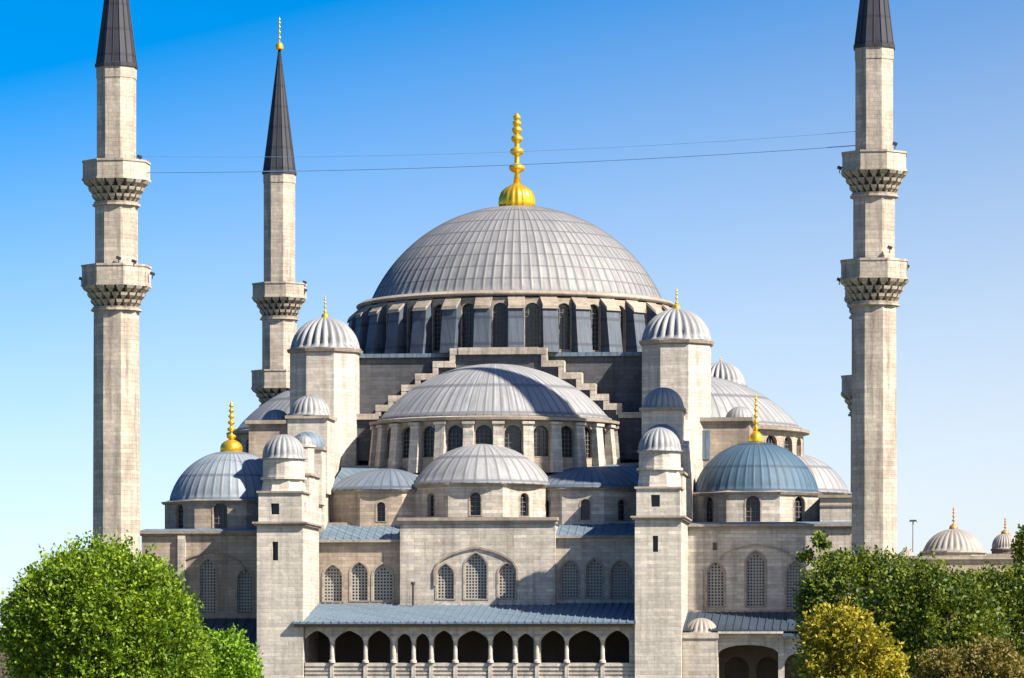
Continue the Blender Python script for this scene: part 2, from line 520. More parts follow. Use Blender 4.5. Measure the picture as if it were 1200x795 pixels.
def poly_drum(name, parent, c, R, n, z0, z1, wins, w, h, zw, mat, ph=0.0, faces=None, pitch=0.26, thick=0.5, sy=1.0, bars=True, pointed=False, extra=None):
    """polygonal drum of n wall faces, an arched window in each face listed in wins"""
    bm = NB()
    todo = []
    for k in (faces if faces is not None else range(n)):
        a0, a1 = ph+2*PI*k/n, ph+2*PI*(k+1)/n
        p0 = Vector((R*math.cos(a0), sy*R*math.sin(a0), 0)); p1 = Vector((R*math.cos(a1), sy*R*math.sin(a1), 0))
        mid = (p0+p1)/2; wd = (p1-p0).length
        ang = math.atan2(p1.y-p0.y, p1.x-p0.x)
        Mx = TR(mid.x, mid.y, z0) @ RZ(ang)
        holes = []
        xs = wins.get(k, []) if isinstance(wins, dict) else ([0.0] if k in wins else [])
        for xo in xs:
            holes.append(arch(xo, zw-z0, w, zw-z0+h, pointed))
            q = Mx @ Vector((xo, 0, zw-z0))
            todo.append((q, ang))
        panel(bm, rect(-wd/2, wd/2, 0, z1-z0), holes, thick, Mx)
    if extra: extra(bm)
    d = obj(name, bm, mat, parent, c)
    for q, ang in todo:
        fr, pa, la = window_meshes(w, h, pointed, pitch)
        if thick and bars:
            o = obj('window', join_window(w, h, pointed, pitch), None, d, q, ang)
    return d
_jw = {}
def join_window(w, h, pointed, pitch):
    """the small drum window as one mesh: surround, lattice and pane"""
    k = (round(w, 2), round(h, 2), pointed, pitch)
    if k in _jw: return _jw[k]
    bm = NB()
    fw = 0.12
    outer = arch(0, -fw*0.6, w+2*fw, h+fw, pointed, w*(0.62 if pointed else 0.5)+fw)
    panel(bm, outer, [arch(0, 0, w-0.01, h-0.005, pointed)], 0.2, TR(0, -0.04, 0), 0)
    panel(bm, arch(0, 0, w, h, pointed), [], 0.04, TR(0, 0.38, 0), 1)
    nb = max(2, int(round(w/0.38)))
    for i in range(1, nb):
        x = -w/2+w*i/nb
        box(bm, x-0.035, x+0.035, 0.29, 0.36, 0.02, h-0.25*w, 2)
    nz = max(2, int(round(h/0.42)))
    for i in range(1, nz):
        z = h*i/nz
        if z < h-0.3*w: box(bm, -w/2, w/2, 0.30, 0.35, z-0.03, z+0.03, 2)
    bmesh.ops.recalc_face_normals(bm, faces=bm.faces)
    me = bpy.data.meshes.new('window'); bm.to_mesh(me); bm.free()
    for m_ in (M_TRIM, M_GLASS, M_IRON): me.materials.append(m_)
    _jw[k] = me
    return me
def rsub(parent, name, bm, mat, loc=(0, 0, 0), rz=0, smooth=False): return obj(name, bm, mat, parent, loc, rz, smooth)

# ================================================================= THE MOSQUE
mosque = thing('mosque', 'great grey domed stone mosque with cascading lead half domes and arcaded gallery', 'mosque', (0, OY, 0))
P = mosque
def y_(Y): return Y-OY

# ---- core block under the main dome, clad in dark lead
bm = NB(); box(bm, -15.2, 15.2, -14.6, 14.6, 0, 34.9); obj('core_wall', bm, M_DWALL, P)
bm = NB(); box(bm, -15.5, 15.5, -14.9, 14.9, 34.9, 35.25); obj('roof_ledge', bm, M_LEAD, P)

# ---- main drum, 32 bays with piers between the windows
NB_ = 32
DZ0, DZ1 = 35.25, 40.3
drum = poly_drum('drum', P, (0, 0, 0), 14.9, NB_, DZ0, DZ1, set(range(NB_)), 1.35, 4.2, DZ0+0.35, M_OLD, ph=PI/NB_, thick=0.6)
for k in range(NB_):
    bm = NB()
    Mx = RZ(2*PI*k/NB_+PI/NB_-PI/2)
    # pier: local +y outward
    hexa(bm, [Mx @ Vector(q) for q in ((-0.72, 14.75, DZ0), (0.72, 14.75, DZ0), (0.72, 16.35, DZ0), (-0.72, 16.35, DZ0),
                                      (-0.72, 14.75, 40.2), (0.72, 14.75, 40.2), (0.70, 15.75, 39.3), (-0.70, 15.75, 39.3))])
    pier = obj('buttress', bm, M_LEADW, drum)
    bm = NB()
    hexa(bm, [Mx @ Vector(q) for q in ((-0.78, 14.8, 40.21), (0.78, 14.8, 40.21), (0.76, 15.95, 39.2), (-0.76, 15.95, 39.2),
                                      (-0.78, 14.8, 40.42), (0.78, 14.8, 40.42), (0.70, 15.85, 39.52), (-0.70, 15.85, 39.52))])
    # the stone cap is the top of the pier
    bmesh.ops.recalc_face_normals(bm, faces=bm.faces)
    obj('buttress_cap', bm, M_TRIM, drum)
bm = NB(); lathe(bm, [(14.3, 40.4), (14.98, 40.45), (15.1, 40.58), (15.1, 40.68), (14.7, 40.95), (13.9, 41.05)], 96); obj('cornice', bm, M_TRIM, drum, smooth=False)

R_MAIN, H_MAIN = 13.75, 9.15
md = dome('main_dome', P, (0, 0, 41.0), R_MAIN, H_MAIN, ribs=96, seam=0.07, dz=1.18, rows=30, lip=0.22, mat=lead('old_lead', 96, 1.18, base=(0.205, 0.208, 0.21), seam=0.85))
finial(md, H_MAIN-0.12, 9.1, 1.75)

# ---- four sides: great stepped arch, half dome on its drum, three exedrae
def side(k, ry, off, front):
    rz = k*PI/2
    Rm = RZ(rz)
    def loc(x, y, z): return Rm @ Vector((x, y, z))
    # stepped extrados of the great arch
    steps = [(2.5, 35.45), (4.35, 34.3), (5.9, 33.2), (7.5, 32.2), (8.75, 31.25), (9.95, 30.4), (11.1, 29.6)]
    ol = [(-12.9, 25.5), (12.9, 25.5), (12.9, 29.6)]
    for i in range(len(steps)-1, 0, -1):
        ol += [(steps[i][0], steps[i][1]), (steps[i][0], steps[i-1][1])]
    ol = [(-12.9, 25.5), (12.9, 25.5), (12.9, steps[-1][1]), (steps[-1][0], steps[-1][1])]
    for i in range(len(steps)-2, -1, -1):
        ol += [(steps[i+1][0], steps[i][1]), (steps[i][0], steps[i][1])]
    ol = [(-12.9, 25.5), (12.9, 25.5), (12.9, 29.6)]
    prevz = 29.6
    for i in range(len(steps)-2, -1, -1):
        xo = steps[i+1][0]
        ol += [(xo, prevz), (xo, steps[i][1])]
        prevz = steps[i][1]
    right = ol[2:]
    left = [(-x, z) for x, z in reversed(right)]
    ol = [(-12.9, 25.5), (12.9, 25.5)]+right+left
    bm = NB(); panel(bm, ol, [], 1.5, TR(0, -16.2, 0))
    aw = obj('stepped_arch', bm, M_DWALL, P, (0, 0, 0), rz)
    bm = NB()
    cop = 0.46
    seq = [(steps[-1][0], 29.6)]
    for sgn in (-1, 1):
        zlow = 29.6
        for i in range(len(steps)-1, 0, -1):
            xo, xi, z0, z1 = steps[i][0], steps[i-1][0], zlow, steps[i-1][1]
            a, b = sorted((sgn*(xo+0.04), sgn*(xi-cop)))
            box(bm, a, b, -16.55, -14.75, z1-cop, z1+0.12)               # tread
            a, b = sorted((sgn*(xo+0.04), sgn*(xo-cop)))
            box(bm, a, b, -16.53, -14.77, z0-0.1, z1-cop-0.002)          # riser
            zlow = z1
        a, b = sorted((sgn*13.0, sgn*(steps[-1][0]-cop+0.2)))
        box(bm, a, b, -16.55, -14.75, 29.2, 29.72)
    box(bm, -3.6, 3.6, -16.62, -14.72, 35.0, 35.62)
    obj('coping', bm, M_MIN, aw)
    # half dome
    sd_ = dome('half_dome', P, loc(off, -16.2, 29.25), 10.3, 4.9, ribs=72, half=True, sy=ry/10.3, seam=0.05, dz=2.6, rows=20, lip=0.3, rz=rz)
    # its drum
    n = 26
    D = poly_drum('half_dome_drum', P, loc(off, -16.2, 0), 10.75, n, 24.0, 28.75, set(range(n//2, n)), 1.5, 2.75, 25.4, M_OLD,
                  faces=range(n//2, n), sy=(ry+0.4)/10.75, thick=0.5)
    D.rotation_euler.z = rz
    bm = NB()
    if not front:
        bm.free()
    for q in (range(n//2, n+1) if front else ()):
        a = 2*PI*q/n
        px_, py_ = 10.75*math.cos(a), (ry+0.4)*math.sin(a)
        nx, ny = math.cos(a)*(ry+0.4), math.sin(a)*10.75
        Mx = TR(px_, py_, 0) @ RZ(math.atan2(ny, nx)-PI/2)
        box(bm, -0.48, 0.48, -0.15, 0.75, 24.0, 28.2, 0, Mx, top=(-0.45, 0.45, -0.15, 0.35))
        box(bm, -0.55, 0.55, -0.15, 0.5, 28.2, 28.45, 0, Mx)
    if front: obj('buttress', bm, M_STONE, D)
    bm = NB()
    sy = (ry+0.4)/10.75
    lathe(bm, [(10.6, 28.5), (11.3, 28.6), (11.35, 28.85), (10.4, 29.0)], 52, t0=PI, t1=2*PI, sy=sy)
    obj('cornice', bm, M_TRIM, D)
    return D
D0 = side(0, 8.6, -0.35, True)
side(1, 10.3, 0, False)
side(2, 10.3, 0, False)
side(3, 10.3, 0, False)

def exedra(k, x, y, R, h, zb, z0, wins, n=12, ph=0.0, w=0.85, hw=1.9, faces=None, ribs=36, mat=None, dm=None):
    rz = k*PI/2; Rm = RZ(rz)
    c = Rm @ Vector((x, y, 0))
    e = dome('exedra_dome', P, (c.x, c.y, zb), R, h, ribs=ribs, seam=0.05, dz=2.2, rows=12, lip=0.28, rz=rz, mat=dm)
    d = poly_drum('exedra_wall', P, (c.x, c.y, 0), R+0.15, n, z0, zb-0.2, wins, w, hw, zb-3.0, mat or M_STONE, ph=ph)
    d.rotation_euler.z = rz
    bm = NB(); lathe(bm, [(R-0.3, zb-0.55), (R+0.25, zb-0.5), (R+0.42, zb-0.28), (R+0.1, zb-0.2)], n, ph=ph)
    obj('cornice', bm, M_TRIM, d)
    return e
# front apse: a twelve-sided wall, one flat side towards the viewer
PH = -PI/2-PI/8
exedra(0, -0.5, -24.6, 6.1, 3.5, 23.0, 18.0, {0: [-1.25, 1.25] if False else [0.0], 7: [0.0], 1: [0.0]}, n=8, ph=PH, w=0.95, hw=2.0)
exedra(0, -9.1, -22.0, 5.9, 1.9, 22.6, 18.0, {7: [-0.6], 0: [0.0], 6: [0.0]}, n=10, ph=-PI/2-PI/10, w=0.75, hw=1.7, mat=M_OLD, dm=M_BLUE)
exedra(0, 8.6, -21.8, 5.8, 1.85, 22.7, 18.0, {0: [0.2], 9: [0.0], 1: [0.0]}, n=10, ph=-PI/2-PI/10, w=0.8, hw=1.8, dm=M_BLUE)
for k in (1, 2, 3):
    exedra(k, 0, -25.6, 5.5, 3.6, 23.2, 15.0, {0: [0.0], 7: [0.0], 1: [0.0]}, n=8, ph=PH, w=0.95, hw=2.0)
    exedra(k, -9.3, -21.3, 5.2, 2.75, 22.6, 15.0, {0: [0.0]}, n=10, ph=-PI/2-PI/10)
    exedra(k, 9.3, -21.3, 5.2, 2.75, 22.6, 15.0, {0: [0.0]}, n=10, ph=-PI/2-PI/10)
# sloping lead between the exedrae and the half dome drum
for (xa, xb) in ((-14.2, -6.0), (5.2, 13.6)):
    bm = NB()
    hexa(bm, [(xa, -26.2, 22.2), (xb, -26.2, 22.2), (xb, -17, 22.2), (xa, -17, 22.2),
              (xa+0.8, -22.5, 24.4), (xb-0.8, -22.5, 24.6), (xb, -17, 25.2), (xa, -17, 25.0)])
    obj('lead_slope', bm, M_LEAD, P)

# ---- octagonal weight towers at the dome's corners
def weight_tower(x, y, zb, s, zlow, hfin):
    c = (x, y)
    bm = NB()
    lathe(bm, [(3.28*s, zlow), (3.28*s, zb-0.55)], 8, ph=PI/8)
    tw = obj('weight_tower', bm, M_TOWER, P, (x, y, 0))
    bm = NB(); lathe(bm, [(3.2*s, zb-0.56), (3.5*s, zb-0.42), (3.58*s, zb-0.16), (3.15*s, zb-0.05)], 8, ph=PI/8); obj('cornice', bm, M_TRIM, tw)
    d = obj('dome', dome_bm(3.15*s, 2.85*s, 24, 0, 14, flute=0.13, lip=0.14), lead_dome(24, 0), tw, (0, 0, zb), smooth=True)
    # a third-level finial belongs to the tower's dome
    finial(tw, zb+2.75*s, hfin, 0.34*s, gadroon=False, beads=(0.3, 0.5, 0.68, 0.82))
weight_tower(-15.9, -15.4, 35.7, 1.0, 20, 2.1)
weight_tower(16.0, -15.4, 36.2, 1.0, 20, 2.1)
weight_tower(18.4, 14.0, 34.2, 0.78, 20, 0.5)
weight_tower(-16.0, 15.4, 35.7, 1.0, 20, 2.1)

# ---- shoulder blocks beside the dome carrying the lower roofs
for sx in (-1, 1):
    bm = NB()
    a, b = sorted((sx*15.0, sx*22.6))
    box(bm, a, b, -17.2, 17.2, 0, 28.8)
    sh = obj('shoulder_block', bm, M_OLD, P)
    bm = NB()
    a, b = sorted((sx*14.9, sx*22.9)); box(bm, a, b, -17.5, 17.5, 28.8, 29.15)
    obj('cornice', bm, M_TRIM, sh)
    if sx > 0:                        # blind window cut in the wall
        bm = NB(); box(bm, 18.4, 19.1, -17.28, -17.2, 25.4, 28.0); obj('blind_window', bm, M_LEAD, sh)
    d = dome('turret_dome', P, (sx*21.6 if sx > 0 else -20.7, -13.5, 29.15), 1.3, 1.2, ribs=20, seam=0.03, dz=0, rows=10, lip=0.08)

# ---- main body of the hall
ZT = 19.5
bm = NB()
box(bm, -6.9, 6.5, -30.9, 26, 0, ZT-0.45)
box(bm, -16, -6.9, -26.6, 26, 0, ZT-0.6)
box(bm, 6.5, 16, -26.6, 26, 0, ZT-0.6)
obj('hall_block', bm, M_STONE, P)

# central front wall with its three-light window
FY = -31.4
Yf = OY+FY
def wl(px, py0, py1, Y=None):
    Y = Yf if Y is None else Y
    a, b = U(px, py0, Y), U(px, py1, Y)
    return a.x, min(a.z, b.z), abs(a.z-b.z)
cw = []
for px, w_, y0, y1 in ((522, 20, 661, 702), (557.5, 26, 648, 702), (594, 20, 660, 702)):
    x, z, h = wl(px, y0, y1)
    cw.append((x, z, w_*MPP(px, Yf), h))
bm = NB()
panel(bm, rect(-6.95, 6.55, 0, ZT), [arch(x, z, w_, z+h, True) for x, z, w_, h in cw], 0.5, TR(0, FY, 0))
fwall = obj('front_wall', bm, M_STONE, P)
for x, z, w_, h in cw: window(P, x, FY, z, w_, h)
def moulding(cx, y, half, zlow, zpeak, zs, wd=0.22, proud=0.14, name='arch_moulding'):
    """pointed relieving arch in relief over a group of windows"""
    def curve(hf, zp, zl):
        pts = []
        for i in range(21):
            u = -1+2*i/20
            pts.append((cx+u*hf, zl+(zp-zl)*(0.72*math.sqrt(max(0, 1-u*u))+0.28*(1-abs(u)))))
        return pts
    o = curve(half+wd, zpeak+wd, zlow); i_ = curve(half, zpeak, zlow)
    ol = [(cx-half-wd, zs)]+o+[(cx+half+wd, zs), (cx+half, zs)]+i_[::-1]+[(cx-half, zs)]
    bm = NB(); panel(bm, ol, [], proud+0.05, TR(0, y-proud, 0))
    return obj(name, bm, M_TRIM, P)
pk = U(557, 643, Yf); lo = U(511, 668, Yf); hi = U(605, 668, Yf)
moulding((lo.x+hi.x)/2, FY, (hi.x-lo.x)/2, lo.z, pk.z, lo.z-1.4, wd=0.2)
bm = NB(); box(bm, -7.15, 6.75, FY-0.3, FY+1.2, ZT, ZT+0.28); box(bm, -7.05, 6.65, FY-0.15, FY+1.1, ZT-0.3, ZT-0.002); obj('cornice', bm, M_TRIM, fwall)

# side bays, set back under little lead roofs
SY = -30.6; Ys = OY+SY
for sgn, groups in ((-1, ((390, 22, 662, 705), (421, 20, 659, 704), (448.5, 23, 661, 704))), (1, ((667.5, 21, 657, 701), (696.5, 19, 655, 701), (727, 23, 657, 701)))):
    cw = []
    for px, w_, y0, y1 in groups:
        x, z, h = wl(px, y0, y1, Ys); cw.append((x, z, w_*MPP(px, Ys), h))
    a, b = (-14.3, -6.93) if sgn < 0 else (6.53, 14.2)
    zc = Z(636, 420 if sgn < 0 else 690, Ys) if sgn < 0 else Z(631, 690, Ys)
    bm = NB(); panel(bm, rect(a, b, 0, zc), [arch(x, z, w_, z+h, True) for x, z, w_, h in cw], 0.5, TR(0, SY, 0))
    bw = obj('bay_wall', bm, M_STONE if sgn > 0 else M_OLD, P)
    for x, z, w_, h in cw: window(P, x, SY, z, w_, h)
    bm = NB(); box(bm, a, b, SY-0.4, SY+0.3, zc, zc+0.22); obj('cornice', bm, M_TRIM, bw)
    bm = NB()
    hexa(bm, [(a, SY-0.35, zc+0.22), (b, SY-0.35, zc+0.22), (b, -26.3, zc+0.22), (a, -26.3, zc+0.22),
              (a, SY-0.3, zc+0.3), (b, SY-0.3, zc+0.3), (b, -27.2, ZT-0.15), (a, -27.2, ZT-0.15)])
    n = 11
    for i in range(n):
        x = a+(b-a)*(i+0.5)/n
        hexa(bm, [(x-0.05, SY-0.3, zc+0.29), (x+0.05, SY-0.3, zc+0.29), (x+0.05, -27.2, ZT-0.2), (x-0.05, -27.2, ZT-0.2),
                  (x-0.04, SY-0.3, zc+0.38), (x+0.04, SY-0.3, zc+0.38), (x+0.04, -27.2, ZT-0.08), (x-0.04, -27.2, ZT-0.08)])
    obj('bay_roof', bm, M_LEAD, P)
    bm = NB(); box(bm, a, b, -27.2, -26.61, ZT-0.6, ZT+0.05); obj('bay_coping', bm, M_TRIM, P)

# ---- gallery along the front, under a lean-to lead roof
GY = -39.4; Yg = OY+GY
GX0, GX1 = -14.05, 14.0
zt0, zt1 = Z(708, 480, Yf), Z(730, 480, Yg-1.1)
arches = [(371.5, 31), (409, 35), (444, 27), (474, 17), (495, 16), (520, 24), (554, 37), (589, 24), (616, 19), (648, 29), (685, 38), (723, 29)]
holes = []
bays = []
zsill = Z(777, 550, Yg); ztop = Z(739, 550, Yg)
for px, w_ in arches:
    x = X(px, Yg); w = w_*MPP(px, Yg)
    bays.append((x, w))
    holes.append(arch(x, zsill, w, ztop-(0.0 if w_ > 22 else 0.25), True, rise=min(w*0.5, 1.0)))
for px, w_ in arches:                  # the storey below, out of the photo's frame
    x = X(px, Yg); w = w_*MPP(px, Yg)
    holes.append(arch(x, 0.6, w, 4.6, True, rise=min(w*0.5, 1.0)))
bm = NB()
panel(bm, rect(GX0, GX1, 0, zt1-0.12), holes, 0.45, TR(0, GY, 0))
gal = obj('gallery_arcade', bm, M_STONE, P)
bm = NB()
hexa(bm, [(GX0-0.9, GY-1.1, zt1-0.1), (GX1+0.15, GY-1.1, zt1-0.1), (GX1+0.15, FY+0.9, zt0-0.1), (GX0-0.0, FY+0.9, zt0-0.1),
          (GX0-0.9, GY-1.1, zt1+0.05), (GX1+0.15, GY-1.1, zt1+0.05), (GX1+0.15, FY+0.9, zt0+0.05), (GX0-0.0, FY+0.9, zt0+0.05)])
n = 44
for i in range(n+1):
    x = GX0-0.85+(GX1-GX0+0.95)*i/n
    xt = max(x, GX0+0.05)
    hexa(bm, [(x-0.05, GY-1.12, zt1+0.0), (x+0.05, GY-1.12, zt1+0.0), (xt+0.05, FY+0.8, zt0+0.0), (xt-0.05, FY+0.8, zt0+0.0),
              (x-0.04, GY-1.12, zt1+0.14), (x+0.04, GY-1.12, zt1+0.14), (xt+0.04, FY+0.8, zt0+0.14), (xt-0.04, FY+0.8, zt0+0.14)])
obj('gallery_roof', bm, M_LEAD, P)
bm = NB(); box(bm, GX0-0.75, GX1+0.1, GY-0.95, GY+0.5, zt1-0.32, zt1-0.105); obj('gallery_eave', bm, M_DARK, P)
bm = NB(); box(bm, GX0, GX1, GY+0.5, FY-0.05, zsill-0.5, zsill-0.2); box(bm, GX0, GX1, FY-0.07, FY-0.01, zsill-0.2, zt0-0.3); obj('gallery_interior', bm, M_DARK, P)  # floor and back sheet coloured dark to paint the shade within the gallery
# slender columns carrying the arches, and the parapet
for (xa, wa), (xb, wb) in zip(bays[:-1], bays[1:]):
    x = (xa+wa/2+xb-wb/2)/2
    bm = NB()
    lathe(bm, [(0.27, 0), (0.27, 0.2), (0.18, 0.3), (0.16, 1.75), (0.19, 1.85), (0.30, 2.15), (0.30, 2.25)], 12, (0, 0, 0))
    obj('column', bm, M_TOWER, P, (x, GY-0.12, zsill-0.02), smooth=False)
    bm = NB(); box(bm, -0.16, 0.16, -0.16, 0.0, 0, zsill-5.7)
    obj('parapet_post', bm, M_TOWER, P, (x, GY-0.04, 5.6))
bm = NB()
for i in range(5):
    z = zsill-0.28-i*0.34
    box(bm, GX0+0.02, GX1-0.02, GY-0.10, GY-0.003, z, z+(0.24 if i == 0 else 0.16))
obj('parapet', bm, M_TOWER, P)
# vent pipe standing on the gallery roof
bm = NB(); q = U(484, 703, Yf-0.8); zt = Z(682, 484, Yf-0.8)
lathe(bm, [(0.09, zt0-0.3), (0.09, zt-0.25), (0.2, zt-0.24), (0.2, zt-0.05), (0.05, zt)], 10, (q.x, y_(Yf-0.8), 0)); obj('vent_pipe', bm, M_BLACK, P)

# ---- stair towers at the ends of the gallery with stepped buttresses behind
def stair_tower(sx):
    x0, x1 = (-18.05, -14.1) if sx < 0 else (14.05, 17.95)
    xc = (x0+x1)/2; w = x1-x0
    cpx = 321 if sx < 0 else 769
    yc = (613, 578, 560, 536, 508) if sx < 0 else (606, 573, 549, 527, 500)
    z = [Z(v, cpx, 0.5) for v in yc]
    f = -40.0
    bm = NB()
    # square shaft with slit windows cut in it
    slit = lambda px, y0, y1, wd: rect(X(px, 0)-wd/2, X(px, 0)+wd/2, Z(y1, px, 0), Z(y0, px, 0))
    sp_ = 322.5 if sx < 0 else 768
    s1 = slit(sp_, 635, 657, 0.5) if sx < 0 else slit(sp_, 628, 647, 0.45)
    panel(bm, rect(x0, x1, 0, z[0]-0.25), [s1], 0.6, TR(0, f, 0))
    panel(bm, rect(f+0.6, -31.0, 0, z[0]-0.25), [rect(f+2.0, f+2.4, z[0]-4.2, z[0]-2.9)] if sx > 0 else [], 0.6, Matrix(((0, -1, 0, x1), (1, 0, 0, 0), (0, 0, 1, 0), (0, 0, 0, 1))))
    box(bm, x0, x0+0.6, f+0.602, -31.0, 0, z[0]-0.25)
    box(bm, x0+0.6, x1-0.6, -36.0, -31.0, 0, z[0]-0.26)
    tw = obj('stair_tower', bm, M_TOWER, P)
    bm = NB(); box(bm, x0+0.6, x1-0.6, f+0.75, f+0.8, z[0]-7, z[0]-0.3); obj('slit_window', bm, M_GLASS, tw)
    bm = NB(); box(bm, x0-0.22, x1+0.22, f-0.22, -31.1, z[0]-0.25, z[0]-0.08); box(bm, x0-0.35, x1+0.35, f-0.35, -31.0, z[0]-0.08, z[0]+0.08); obj('cornice', bm, M_TRIM, tw)
    # upper stage with one square opening
    bm = NB()
    ux0, ux1, uy1 = x0+0.12, x1-0.12, f+4.0
    s2 = slit(322 if sx < 0 else 768, 590, 603, 0.72) if sx < 0 else slit(768, 580, 594, 0.74)
    panel(bm, rect(ux0, ux1, z[0]+0.08, z[1]), [s2], 0.5, TR(0, f+0.1, 0))
    panel(bm, rect(f+0.6, uy1, z[0]+0.08, z[1]), [rect(f+1.9, f+2.3, z[0]+1.0, z[0]+1.8)], 0.5, Matrix(((0, -1, 0, ux1), (1, 0, 0, 0), (0, 0, 1, 0), (0, 0, 0, 1))))
    box(bm, ux0, ux0+0.5, f+0.602, uy1, z[0]+0.08, z[1]); box(bm, ux0+0.5, ux1-0.5, uy1-0.4, uy1, z[0]+0.08, z[1])
    up = obj('turret_stage', bm, M_TOWER, P)
    bm = NB(); box(bm, ux0+0.5, ux1-0.5, f+0.7, f+0.75, z[0]+0.2, z[1]-0.1); obj('slit_window', bm, M_GLASS, up)
    bm = NB(); box(bm, ux0-0.15, ux1+0.15, f-0.05, uy1+0.15, z[1], z[1]+0.16); obj('cornice', bm, M_TRIM, up)
    # flared collar, round drum and the small dome
    cy = f+2.05
    bm = NB()
    lathe(bm, [(2.02, z[1]+0.16), (1.95, z[1]+0.35), (1.78, z[2]-0.12)], 8, (xc, cy, 0), ph=PI/8)
    lathe(bm, [(1.98, z[2]-0.12), (1.98, z[2]+0.08), (1.78, z[2]+0.1), (1.76, z[3]-0.2), (1.80, z[3]-0.1)], 16, (xc, cy, 0), ph=PI/16)
    obj('turret_drum', bm, M_TOWER, P)
    dome('turret_dome', P, (xc, cy, z[3]), 1.8, z[4]-z[3], ribs=20, flute=0.07, seam=0.0, dz=0, rows=12, lip=0.14)
    # buttress running back to the weight tower
    bx0, bx1 = (x0+0.25, x1-0.1) if sx < 0 else (x0+0.1, x1-0.15)
    zb = Z(560, 360, 8.0)
    bm = NB()
    box(bm, bx0, bx1, -35.9, -29.0, z[0]+0.09, zb)
    hexa(bm, [(bx0, -29.0, 18.0), (bx1+0.3, -29.0, 18.0), (bx1+0.3, -18.0, 18.0), (bx0, -18.0, 18.0),
              (bx0, -29.0, 25.8), (bx1+0.0, -29.0, 25.8), (bx1, -18.0, 29.0), (bx0, -18.0, 29.0)])
    obj('buttress_wall', bm, M_TOWER, P)
    bm = NB(); box(bm, bx0-0.15, bx1+0.18, -36.0, -28.9, zb, zb+0.2); obj('buttress_coping', bm, M_TRIM, P)
    # upper stage, half-round lead cap in front, dome behind
    ty = -27.2
    tc = (-15.5 if sx < 0 else 15.55)
    zd = Z(485 if sx < 0 else 476, 370 if sx < 0 else 779, OY+ty)
    bm = NB()
    box(bm, tc-1.75, tc+1.75, ty-1.3, ty+3.2, 22.0, zd-0.5)
    obj('turret_stage', bm, M_TOWER, P)
    bm = NB(); box(bm, tc-1.95, tc+1.95, ty-1.5, ty+3.4, zd-0.5, zd-0.22); obj('turret_cornice', bm, M_TRIM, P)
    dome('turret_dome', P, (tc, ty+0.4, zd-0.1), 1.82, 1.75, ribs=20, flute=0.07, seam=0.0, dz=0, rows=12, lip=0.12)
    zq = zd-3.0
    bm = NB(); box(bm, tc-1.55, tc+1.6, ty-3.4, ty-1.3, 21.0, zq-0.35); obj('turret_stage', bm, M_TOWER, P)
    bm = NB(); box(bm, tc-1.7, tc+1.75, ty-3.55, ty-1.32, zq-0.35, zq-0.1); obj('turret_cornice', bm, M_TRIM, P)
    bm = NB(); lathe(bm, [(1.55*math.cos(PI/2*i/8), 1.45*math.sin(PI/2*i/8)) for i in range(9)], 24, t0=PI, t1=2*PI)
    obj('half_round_cap', bm, M_LEAD, P, (tc, ty-1.32, zq-0.1), smooth=True)
    if sx < 0:
        q = U(357, 522, 6.5)
        bm = NB(); lathe(bm, [(0.85, zb-0.5), (0.85, q.z-0.2), (0.98, q.z-0.18), (0.98, q.z-0.02)], 12, (q.x, y_(6.5), 0)); obj('turret_stage', bm, M_TOWER, P)
        dome('turret_dome', P, (q.x, y_(6.5), q.z), 0.8, 0.85, ribs=14, seam=0.02, dz=0, rows=8, lip=0.08)
stair_tower(-1)
stair_tower(1)

